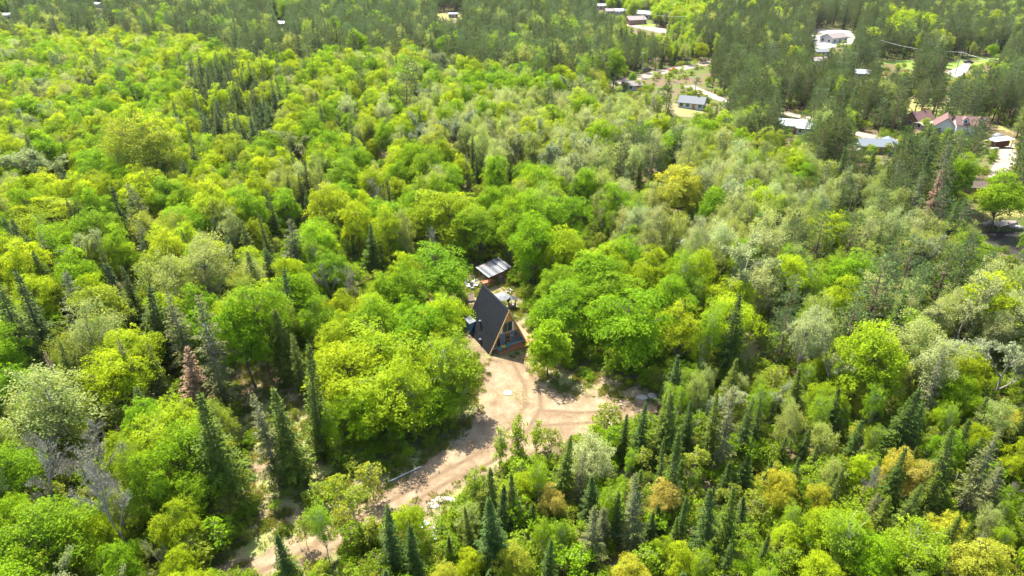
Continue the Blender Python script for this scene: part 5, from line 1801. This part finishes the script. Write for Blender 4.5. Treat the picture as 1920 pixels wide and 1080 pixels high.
SEE = [  # parts of the picture where the photograph shows open ground or buildings
    [(868, 505), (884, 490), (900, 480), (946, 480), (958, 540), (988, 600), (1000, 640), (1002, 690), (1060, 705), (1130, 715), (1215, 738), (1234, 762), (1205, 800), (1100, 812), (1030, 836), (955, 860), (915, 880),
     (850, 925), (770, 945), (735, 915), (735, 892), (800, 866), (860, 825), (890, 780), (898, 730), (884, 660), (876, 600)],
    [(400, 1080), (455, 1000), (500, 940), (505, 860), (470, 770), (450, 730), (520, 690), (545, 740), (545, 830), (555, 920), (540, 1000), (470, 1080)],
    [(560, 1000), (640, 940), (740, 930), (720, 980), (600, 1040)], [(775, 950), (850, 925), (860, 960), (830, 1020), (785, 1005)], [(1385, 645), (1418, 640), (1424, 672), (1395, 690)],
    [(1140, 158), (1185, 147), (1262, 123), (1335, 111), (1335, 121), (1290, 133), (1215, 150), (1160, 164)], [(1310, 167), (1345, 180), (1370, 190), (1350, 191), (1310, 175)], [(1470, 207), (1500, 214), (1498, 220), (1472, 216)], [(1595, 244), (1660, 257), (1660, 267), (1600, 258)],
    [(1180, 46), (1252, 57), (1250, 62), (1190, 52)], [(1525, 60), (1600, 66), (1600, 84), (1535, 88)], [(1780, 138), (1808, 124), (1815, 130), (1798, 146)], [(1650, 118), (1720, 116), (1710, 128), (1660, 126)],
    [(1845, 238), (1890, 245), (1890, 262), (1850, 260)], [(1876, 280), (1892, 285), (1884, 312), (1872, 320)], [(1862, 425), (1930, 415), (1930, 462), (1890, 450)], [(1258, 206), (1280, 208), (1278, 216), (1262, 214)],
    [(1775, 112), (1880, 104), (1870, 114), (1790, 124)], [(820, 26), (866, 26), (866, 34), (822, 34)],
]
zone_polys = [z[0] for z in ZONES]


CONIFER = {'fir', 'sparse_fir', 'brown_fir', 'pine', 'red_pine'}
house_xy = [(o.location.x, o.location.y) for o in COL.objects if o.type == 'EMPTY' and o.get('category') in ('house', 'building', 'garage', 'cottage', 'hut', 'annex', 'shed', 'shelter', 'dome', 'cabin', 'pavilion')]
small_xy = [(o.location.x, o.location.y) for o in COL.objects if o.get('category') in ('car', 'pole', 'dock', 'lamp post', 'garden bed')]
# points that must stay in view: the open ground, the buildings and the tops of the trees named above
prot = []
for q in SEE:
    qx, qy = [p[0] for p in q], [p[1] for p in q]
    stp = 11 if max(qy) > 400 else 4
    GX_, GY_ = np.meshgrid(np.arange(min(qx), max(qx), stp), np.arange(min(qy), max(qy), stp))
    ins_ = in_poly(GX_, GY_, q)
    for a, b in zip(GX_[ins_], GY_[ins_]):
        x, y = ground(a, b)
        prot.append((a, b, project(x, y, float(terrain(x, y)))[2]))
for a, b, c, d, dist in CLEAR:
    for i in range(5):
        for j in range(4):
            prot.append((a + (c - a) * i / 4, b + (d - b) * j / 3, dist))
for t in TREES:
    for f in ((0.97, 0.8, 0.6, 0.42) if t['kind'] in CONIFER else (0.95, 0.8, 0.65)):
        prot.append(project(t['x'], t['y'], t['z'] + f * t['h']))
    if t['kind'] not in CONIFER:
        for s_ in (-0.6, 0.6):
            prot.append(project(t['x'] + s_ * t['r'], t['y'], t['z'] + 0.68 * t['h']))
prot = np.array(prot)
# points that the photograph shows in sunlight
SUNP = []
for px_, py_, up_ in ((905, 500, 2.7), (928, 500, 2.7), (885, 535, 0.3), (893, 545, 0.2), (930, 550, 0.2), (945, 575, 0.2), (898, 545, .2), (1000, 740, 0), (1060, 760, 0), (1130, 772, 0), (1190, 768, 0), (960, 740, 0), (940, 700, 0),
                      (960, 800, 0), (1010, 790, 0), (925, 690, 0), (820, 900, 0), (870, 880, 0), (760, 935, 0), (500, 950, 0), (520, 900, 0), (480, 1050, 0), (600, 1020, 0), (700, 950, 0), (990, 700, 0), (1100, 730, 0), (500, 720, 0)):
    x, y = ground(px_, py_, up_)
    SUNP.append((x, y, float(terrain(x, y)) + up_))
for lx, ly, lz in ((-1.2, 1, 4.8), (-1.2, 4, 4.8), (-1.2, 7, 4.8), (-2.4, 2, 2.2), (-2.4, 5, 2.2), (0, 0, 7), (0, 5, 7.2)):
    SUNP.append(cab_world(lx, ly, lz))
SUNP = np.array(SUNP)
TANEL = math.tan(SUN_EL)


def blocked(x, y, z, h, r, conifer):
    bx, by_, bd = project(x, y, z)
    tx_, ty_, td = project(x, y, z + h)
    dep = 0.5 * (bd + td)
    hw_ = r * FPX / dep * 1.05
    m_ = (prot[:, 2] > dep + 0.8) & (prot[:, 1] > ty_ - 2) & (prot[:, 1] < by_ + 2) & (abs(prot[:, 0] - 0.5 * (bx + tx_)) < hw_ + abs(bx - tx_))
    if m_.any():
        q = prot[m_]
        f = (by_ - q[:, 1]) / max(1e-6, by_ - ty_)
        dx = abs(q[:, 0] - (bx + (tx_ - bx) * f))
        w = hw_ * np.clip(1.05 - f, 0.05, 1) if conifer else hw_ * np.sqrt(np.clip(1 - ((f - 0.58) / 0.46) ** 2, 0, 1))
        if (dx < w + 1).any():
            return True
    dx, dy = x - SUNP[:, 0], y - SUNP[:, 1]
    t_ = dx * SUN_AZ[0] + dy * SUN_AZ[1]
    pe = abs(dx * SUN_AZ[1] - dy * SUN_AZ[0])
    zz = SUNP[:, 2] + t_ * TANEL
    return bool(((t_ > 0) & (pe < r * 0.9) & (zz > z + 0.15 * h) & (zz < z + 0.97 * h)).any())


def dist_ok(x, y):
    for a, b in house_xy:
        if abs(x - a) < 7.5 and abs(y - b) < 7.5:
            return False
    for a, b in small_xy:
        if abs(x - a) < 2.6 and abs(y - b) < 2.6:
            return False
    return True


cands = []
yy = 14.0
while yy < 800:
    st = 2.9 if yy < 200 else 3.4 if yy < 380 else 3.9
    half = (yy + 26) * 0.92 + 22
    nx_ = int(2 * half / st)
    X = -half + st * np.arange(nx_) + RNG.uniform(-0.45, 0.45, nx_) * st
    Y = yy + RNG.uniform(-0.45, 0.45, nx_) * st
    cands.append(np.stack([X, Y], 1))
    yy += st
cands = np.concatenate(cands)
cands = cands[RNG.permutation(len(cands))]
CX, CY = cands[:, 0], cands[:, 1]
CZ = terrain(CX, CY)
DEP = CY * FW[1] + (CZ + 8 - CAM_H) * FW[2]
PX = 960 + FPX * CX / DEP
PY = 540 - FPX * (CY * UP[1] + (CZ + 8 - CAM_H) * UP[2]) / DEP
ok = (PX > -230) & (PX < 2150) & (PY < 1420) & (PY > -90) & (DEP > 8)
for poly, m_ in ((drive_g, 1.0), (yard_g, 0.0)):
    ok &= ~(in_poly(CX, CY, poly) | (seg_dist(CX, CY, poly, True) < m_))
for poly in ROADS:
    ok &= ~in_poly(CX, CY, poly)
inlit = in_poly(CX, CY, litter_g)
ok &= ~(inlit & (RNG.random(len(CX)) < 0.93))
zid = np.full(len(CX), -1)
for i in range(len(ZONES) - 1, -1, -1):
    zid[in_poly(PX + RNG.normal(0, 9, len(CX)), PY + RNG.normal(0, 6, len(CX)), zone_polys[i])] = i
PICK = [(list(z[1].keys()), list(z[1].values()), z[2], z[3]) for z in ZONES] + [(list(DEFAULT[0].keys()), list(DEFAULT[0].values()), DEFAULT[1], DEFAULT[2])]
HSC = dict(fir=1.0, sparse_fir=1.0, shrub=0.28, sapling=0.55, poplar=0.7, bare=0.85, gold=0.85, orange=0.85)
for i in np.nonzero(ok)[0]:
    kinds, wts, (h0, h1), sp = PICK[zid[i]]
    kind = random.choices(kinds, wts)[0]
    h = random.uniform(h0, h1) * HSC.get(kind, 1.0)
    if random.random() < 0.12:
        h *= 0.7
    x, y, z = float(CX[i]), float(CY[i]), float(CZ[i])
    wf = random.uniform(0.95, 1.35) if kind in ('fir', 'sparse_fir') else random.uniform(0.70, 1.04)
    href, rref = PROTO[SHAPE.get(kind, (kind,))[0]][0][2:]
    r = rref * h / href * wf
    if not near_ok(x, y, r, sp - 0.05 + (0.08 if kind in CONIFER else 0.0)):
        continue
    if not dist_ok(x, y) or blocked(x, y, z, h, r, kind in CONIFER):
        continue
    put(kind, x, y, h, wf)

# shrubs along the edge of the clearing
edge_pts = [(1005, 690), (1015, 640), (1000, 610), (990, 580), (1040, 705), (1065, 690), (1090, 700), (1110, 712), (1135, 705), (1155, 715), (1180, 720), (1205, 722), (1120, 690), (1150, 695), (1175, 702), (1060, 670), (985, 560), (872, 640),
            (868, 680), (876, 700), (884, 660), (862, 740), (858, 770), (845, 795), (820, 815), (800, 838), (770, 855), (750, 868), (725, 880), (700, 890), (860, 600), (864, 560), (866, 530), (905, 880), (940, 868), (975, 852), (1020, 840),
            (1120, 812), (1185, 802), (700, 1010), (740, 985), (620, 930), (590, 950), (540, 930), (560, 900), (470, 900), (455, 960), (430, 1000), (400, 1040), (340, 1060), (470, 820), (450, 780), (600, 1070), (650, 1045), (870, 940), (855, 985), (1240, 735), (1245, 775)]
for k, (px_, py_) in enumerate(edge_pts):
    x, y = ground(px_ + random.uniform(-6, 6), py_ + random.uniform(-3, 3))
    h = random.uniform(0.9, 2.2)
    if blocked(x, y, float(terrain(x, y)), h, 1.0, False) and not 1030 < px_ < 1220:
        h = random.uniform(0.5, 0.9)
    t = put('shrub', x, y, h, random.uniform(0.9, 1.3), random.choice([TINT['shrub'], TINT['ymaple'], TINT['maple'], TINT['birch']]))

# ------------------------------------------------------------------ single trees as objects, the rest as one wood
REGION = [
    ('beside the yard behind the cabin', 740, 300, 1060, 470), ('in the maple mass left of the cabin', 560, 430, 905, 880), ('in the wood right of the clearing', 960, 430, 1330, 735),
    ('just below the sandy driveway', 840, 735, 1235, 960), ('along the bottom edge below the driveway', 430, 860, 1235, 1080), ('in the young wood below the rusty post', 1235, 700, 1480, 880),
    ('at the bottom of the young wood', 1235, 880, 1480, 1080), ('in the upper part of the lower right wood', 1480, 700, 1700, 880), ('in the lower part of the lower right wood', 1480, 880, 1700, 1080),
    ('near the right edge of the lower right wood', 1700, 700, 1920, 880), ('in the bottom right corner', 1700, 880, 1920, 1080), ('on the pale slope right of the clearing wood', 1330, 540, 1560, 700),
    ('on the right slope near the picture edge', 1560, 540, 1920, 700), ('in the pale wood below the golden maple', 1150, 380, 1480, 540), ('on the slope left of the pond', 1480, 380, 1700, 540), ('on the slope below the pond', 1700, 380, 1920, 540),
    ('in the pale wood above the golden maple', 1150, 210, 1480, 380), ('between the pale wood and the hamlet', 1480, 290, 1700, 380), ('above the pond', 1700, 290, 1920, 380), ('around the white-roofed house', 1380, 180, 1560, 290),
    ('around the blue-grey roofed house', 1560, 180, 1690, 290), ('around the red-roofed houses', 1690, 170, 1920, 290), ('around the grey-roofed bungalow', 1150, 120, 1380, 210), ('in the pine wood below the white garage', 1380, 90, 1620, 180),
    ('around the green lawns', 1620, 80, 1920, 180), ('along the brick house road', 1040, 0, 1340, 120), ('behind the white garage', 1340, -50, 1640, 100), ('in the far upper right wood', 1640, -50, 1980, 90),
    ('in the silvery wood of the middle distance', 740, 160, 1150, 300), ('in the far dark conifer belt', 840, -50, 1150, 160), ('in the top centre pine wood', 420, -50, 840, 90), ('in the top left pine wood', -50, -50, 420, 70),
    ('in the upper left canopy at the edge', -50, 70, 200, 250), ('in the upper left canopy', 200, 70, 420, 250), ('round the far fir group', 420, 90, 640, 280), ('in the upper middle canopy', 640, 70, 840, 300),
    ('in the left canopy at the edge', -50, 250, 200, 430), ('under the tall olive trees', 200, 250, 420, 430), ('around the layered yellow maple', 420, 280, 640, 460), ('around the grey leafless crown', 640, 300, 740, 460),
    ('among the dark firs at the left edge', -50, 430, 150, 680), ('among the dark firs of the left wood', 150, 430, 330, 680), ('round the ragged brownish firs', 330, 430, 560, 680), ('at lower left by the edge', -50, 680, 160, 880),
    ('left of the tallest dark fir', 160, 680, 440, 880), ('in the bottom left corner', -50, 880, 200, 1100), ('at the bottom left beside the track', 200, 880, 440, 1100), ('at the leafy clearing', 440, 640, 600, 1000)]
ORD = ['leftmost'] + [w + ' from the left' for w in 'second third fourth fifth sixth seventh eighth ninth tenth eleventh twelfth thirteenth fourteenth fifteenth sixteenth seventeenth eighteenth'.split()]
for t in TREES:
    t['px'], t['py'], t['dep'] = project(t['x'], t['y'], t['z'] + t['h'] * 0.62)
    t['size'] = t['h'] * t['r'] / t['dep'] ** 2
    t['one'] = False
LIMIT = 290
by = {}
for t in TREES:
    if t['label'] or (10 < t['px'] < 1910 and 4 < t['py'] < 1070):
        by.setdefault(NAME[t['kind']], []).append(t)
for nm, ls_ in by.items():
    ls_.sort(key=lambda t: (0 if t['label'] else 1, -t['size']))
    for t in ls_[:LIMIT]:
        t['one'] = True


def region(t):
    for ph, a, b, c, d in REGION:
        if a <= t['px'] < c and b <= t['py'] < d:
            return ph
    return 'in the open wood'


lab = {}
for t in TREES:
    if t['one'] and not t['label']:
        lab.setdefault((t['kind'], region(t)), []).append(t)
for (kind, ph), ls_ in lab.items():
    ls_.sort(key=lambda t: t['px'])
    cut = sorted(ls_, key=lambda t: -t['h'])
    tall = set(id(t) for t in cut[:len(cut) // 2]) if len(ls_) > 3 else set()
    for sub, word in (([t for t in ls_ if id(t) in tall], 'taller'), ([t for t in ls_ if id(t) not in tall], 'lower' if tall else '')):
        for k, t in enumerate(sub):
            head = (word + ' ' if word else '') + WORD[kind]
            if len(sub) == 1:
                t['label'] = head + ' ' + ph
            elif len(sub) <= len(ORD):
                t['label'] = head + ' ' + ph + ', ' + ORD[k]
            else:
                parts_ = ('left half', 'right half') if len(sub) <= 36 else ('left third', 'middle third', 'right third')
                per_ = -(-len(sub) // len(parts_))
                t['label'] = head + ' ' + ph + ', ' + ORD[k % per_].replace(' from the left', ' from left') + ' of ' + parts_[k // per_] if per_ <= len(ORD) else head + ' ' + ph
            if len(t['label'].split()) > 16:
                t['label'] = t['label'].replace(WORD[kind], SHORT.get(kind, WORD[kind]))
            if len(t['label'].split()) > 16:
                t['label'] = t['label'].replace(' from the left', ' from left')
            if len(t['label'].split()) > 16:
                t['label'] = SHORT.get(kind, WORD[kind]) + ' ' + ph
            t['group'] = (WORD[kind] + ('es ' if WORD[kind].endswith('ch') else 's ') + ph)

n_one = 0
for t in sorted((t for t in TREES if t['one']), key=lambda t: -t['size']):
    wme, lme, _, _ = PROTO[t['shape']][t['var']]
    nm = NAME[t['kind']]
    e = bpy.data.objects.new(nm, None)
    COL.objects.link(e)
    e.empty_display_size = 0.2
    e.location = (t['x'], t['y'], t['z'])
    e.rotation_euler = (t['tx'], t['ty'], t['rz'])
    e.scale = (t['sxy'], t['sxy'], t['sz'])
    tag(e, t['label'], CAT[nm], t.get('group'))
    for part, me in (('trunk', wme), ('crown', lme)):
        o = bpy.data.objects.new(part, me)
        COL.objects.link(o)
        o.parent = e
        if part == 'crown':
            o['tint'] = t['tint']
    n_one += 1

# everything further away reads as one mass
far_col = bpy.data.collections.new('wood_prototypes')
IDX = {}
for kind in sorted(PROTO):
    for k, (wme, lme, _, _) in enumerate(PROTO[kind]):
        nw, nl = len(wme.vertices), len(lme.vertices)
        co = np.empty((nw + nl) * 3, np.float32)
        a = np.empty(nw * 3, np.float32)
        wme.vertices.foreach_get('co', a)
        b = np.empty(nl * 3, np.float32)
        lme.vertices.foreach_get('co', b)
        me = wme.copy()
        bm = bmesh.new()
        bm.from_mesh(me)
        lf = bm.faces.layers.float.new('leaf')
        nf = len(bm.faces)
        bm.from_mesh(lme)
        bm.faces.ensure_lookup_table()
        for f in bm.faces[nf:]:
            f.material_index = 1
        bm.to_mesh(me)
        bm.free()
        if len(me.materials) < 2:
            me.materials.append(lme.materials[0])
        o = bpy.data.objects.new('proto_%03d' % len(IDX), me)
        far_col.objects.link(o)
        IDX[(kind, k)] = len(IDX)


def scatter(name, pts, rot, scl, idx, tint, coll, label):
    me = bpy.data.meshes.new(name)
    me.vertices.add(len(pts))
    me.vertices.foreach_set('co', np.asarray(pts, np.float32).ravel())
    for nm, typ, arr, key in (('rot', 'FLOAT_VECTOR', rot, 'vector'), ('scl', 'FLOAT_VECTOR', scl, 'vector'), ('idx', 'INT', idx, 'value'), ('tint', 'FLOAT_VECTOR', tint, 'vector')):
        a = me.attributes.new(nm, typ, 'POINT')
        a.data.foreach_set(key, np.asarray(arr, np.int32 if typ == 'INT' else np.float32).ravel())
    o = bpy.data.objects.new(name, me)
    COL.objects.link(o)
    ng = bpy.data.node_groups.new(name + '_scatter', 'GeometryNodeTree')
    ng.interface.new_socket('Geometry', in_out='INPUT', socket_type='NodeSocketGeometry')
    ng.interface.new_socket('Geometry', in_out='OUTPUT', socket_type='NodeSocketGeometry')
    N, Lk = ng.nodes, ng.links
    gi, go = N.new('NodeGroupInput'), N.new('NodeGroupOutput')
    ip = N.new('GeometryNodeInstanceOnPoints')
    ci = N.new('GeometryNodeCollectionInfo')
    ci.inputs['Collection'].default_value = coll
    ci.inputs['Separate Children'].default_value = True
    ci.inputs['Reset Children'].default_value = True
    Lk.new(gi.outputs[0], ip.inputs['Points'])
    Lk.new(ci.outputs[0], ip.inputs['Instance'])
    ip.inputs['Pick Instance'].default_value = True

    def attr(n_, t_):
        a_ = N.new('GeometryNodeInputNamedAttribute')
        a_.data_type = t_
        a_.inputs['Name'].default_value = n_
        return a_.outputs['Attribute']
    Lk.new(attr('idx', 'INT'), ip.inputs['Instance Index'])
    e2r = N.new('FunctionNodeEulerToRotation')
    Lk.new(attr('rot', 'FLOAT_VECTOR'), e2r.inputs[0])
    Lk.new(e2r.outputs[0], ip.inputs['Rotation'])
    Lk.new(attr('scl', 'FLOAT_VECTOR'), ip.inputs['Scale'])
    Lk.new(ip.outputs[0], go.inputs[0])
    md = o.modifiers.new('scatter', 'NODES')
    md.node_group = ng
    return tag(o, label, kind='stuff')


rest = [t for t in TREES if not t['one']]
scatter('distant_forest', [(t['x'], t['y'], t['z']) for t in rest], [(t['tx'], t['ty'], t['rz']) for t in rest], [(t['sxy'], t['sxy'], t['sz']) for t in rest], [IDX[(t['shape'], t['var'])] for t in rest], [t['tint'] for t in rest], far_col,
        'far mixed forest of pines and green broadleaf trees')

# undergrowth beneath the trees and tufts of grass on the open ground
n = 22000
y = np.where(RNG.random(n) < 0.6, RNG.uniform(18, 170, n), RNG.uniform(170, 460, n))
x = RNG.uniform(-1, 1, n) * ((y + 26) * 0.9 + 15)
keep = np.ones(n, bool)
for poly, m_ in ((drive_g, 0.4), (yard_g, -1)):
    keep &= ~(in_poly(x, y, poly) | (seg_dist(x, y, poly, True) < m_))
for poly in ROADS:
    keep &= ~in_poly(x, y, poly)
keep &= ~(in_poly(x, y, litter_g) & (RNG.random(n) < 0.82))
x, y = x[keep], y[keep]
m = len(x)
kinds = [('shrub', 0), ('shrub', 1), ('shrub', 2), ('sapling', 0), ('sapling', 1), ('sapling', 2)]
pick = RNG.choice(6, m, p=[0.24, 0.24, 0.24, 0.1, 0.09, 0.09])
hh = RNG.uniform(0.25, 0.95, m) * np.where(y > 170, 0.9, 1.0)
open_ = in_poly(x, y, litter_g)
hh[open_] *= 0.5
base = np.array([TINT['shrub'], TINT['maple'], TINT['birch'], TINT['olive']])[RNG.integers(0, 4, m)] * RNG.uniform(0.7, 1.15, (m, 1))
scatter('undergrowth', np.stack([x, y, terrain(x, y) - 0.05], 1), np.stack([np.zeros(m), np.zeros(m), RNG.uniform(0, 6.28, m)], 1), np.stack([hh * 1.2, hh * 1.2, hh], 1), [IDX[kinds[k]] for k in pick], base, far_col,
        'low green undergrowth beneath the trees')
rg = np.random.default_rng(5)
tuft_col = bpy.data.collections.new('tuft_prototypes')
for k in range(3):
    nb = 46
    a = rg.uniform(0, 6.28, nb)
    rr = np.sqrt(rg.random(nb)) * 0.28
    p = np.stack([rr * np.cos(a), rr * np.sin(a), np.full(nb, 0.09)], 1)
    d = unit(np.stack([np.cos(a) * 0.6, np.sin(a) * 0.6, np.ones(nb)], 1) + rg.normal(0, 0.3, (nb, 3)))
    s = unit(np.cross(d, rg.normal(0, 1, (nb, 3))))
    me = leaf_mesh('grass_tuft', quads(p, d, s, rg.uniform(0.15, 0.34, nb), np.full(nb, 0.045)), M['leaf'], rg)
    o = bpy.data.objects.new('tuft_%d' % k, me)
    tuft_col.objects.link(o)
n = 16000
polys = [yard_g, litter_g]
P = np.concatenate([np.array(q) for q in polys])
x = RNG.uniform(P[:, 0].min(), P[:, 0].max(), n * 2)
y = RNG.uniform(P[:, 1].min(), P[:, 1].max(), n * 2)
de = seg_dist(x, y, drive_g, True)
ind = in_poly(x, y, drive_g)
clump = np.sin(x * 0.9 + 1) * np.cos(y * 0.8) + 0.5 * np.sin(x * 2.3 - y * 1.7)
keep = (in_poly(x, y, yard_g) | in_poly(x, y, litter_g)) & (~ind | ((de < 1.0) & (RNG.random(n * 2) < 0.35))) & (clump + RNG.normal(0, 0.4, n * 2) > 0.15)
c, s = math.cos(CAB_RZ), math.sin(CAB_RZ)
lx, ly = (x - CAB.x) * c + (y - CAB.y) * s, -(x - CAB.x) * s + (y - CAB.y) * c
keep &= ~((abs(lx) < 5.0) & (ly > -1.4) & (ly < 9.2))
x, y = x[keep], y[keep]
m = len(x)
scatter('grass', np.stack([x, y, terrain(x, y) + 0.05], 1), np.stack([np.zeros(m), np.zeros(m), RNG.uniform(0, 6.28, m)], 1), RNG.uniform(0.6, 2.0, (m, 1)) * np.ones((1, 3)), RNG.integers(0, 3, m),
        np.array([(0.17, 0.20, 0.04), (0.27, 0.26, 0.08), (0.13, 0.19, 0.03)])[RNG.integers(0, 3, m)], tuft_col, 'thin grass and weeds on the trodden ground')
print('TREES', len(TREES), 'single', n_one, {k: len(v) for k, v in by.items()}, 'shrubs', len(hh))
#--PART4--
# ------------------------------------------------------------------ thin summer haze over the whole place
hz = MB().box((0, 0, 0), (1, 1, 1)).build('haze', bpy.data.materials.new('haze'))
hz.location = (0, 420, 27)
hz.scale = (2600, 1500, 78)
hm = hz.data.materials[0]
hm.use_nodes = True
hn = hm.node_tree.nodes
hn.remove(hn['Principled BSDF'])
pvn = hn.new('ShaderNodeVolumePrincipled')
pvn.inputs['Color'].default_value = (0.86, 0.92, 1.0, 1)
pvn.inputs['Density'].default_value = 0.00003
pvn.inputs['Anisotropy'].default_value = 0.3
hm.node_tree.links.new(pvn.outputs[0], hn['Material Output'].inputs['Volume'])
tag(hz, 'faint pale haze over the valley', kind='stuff')
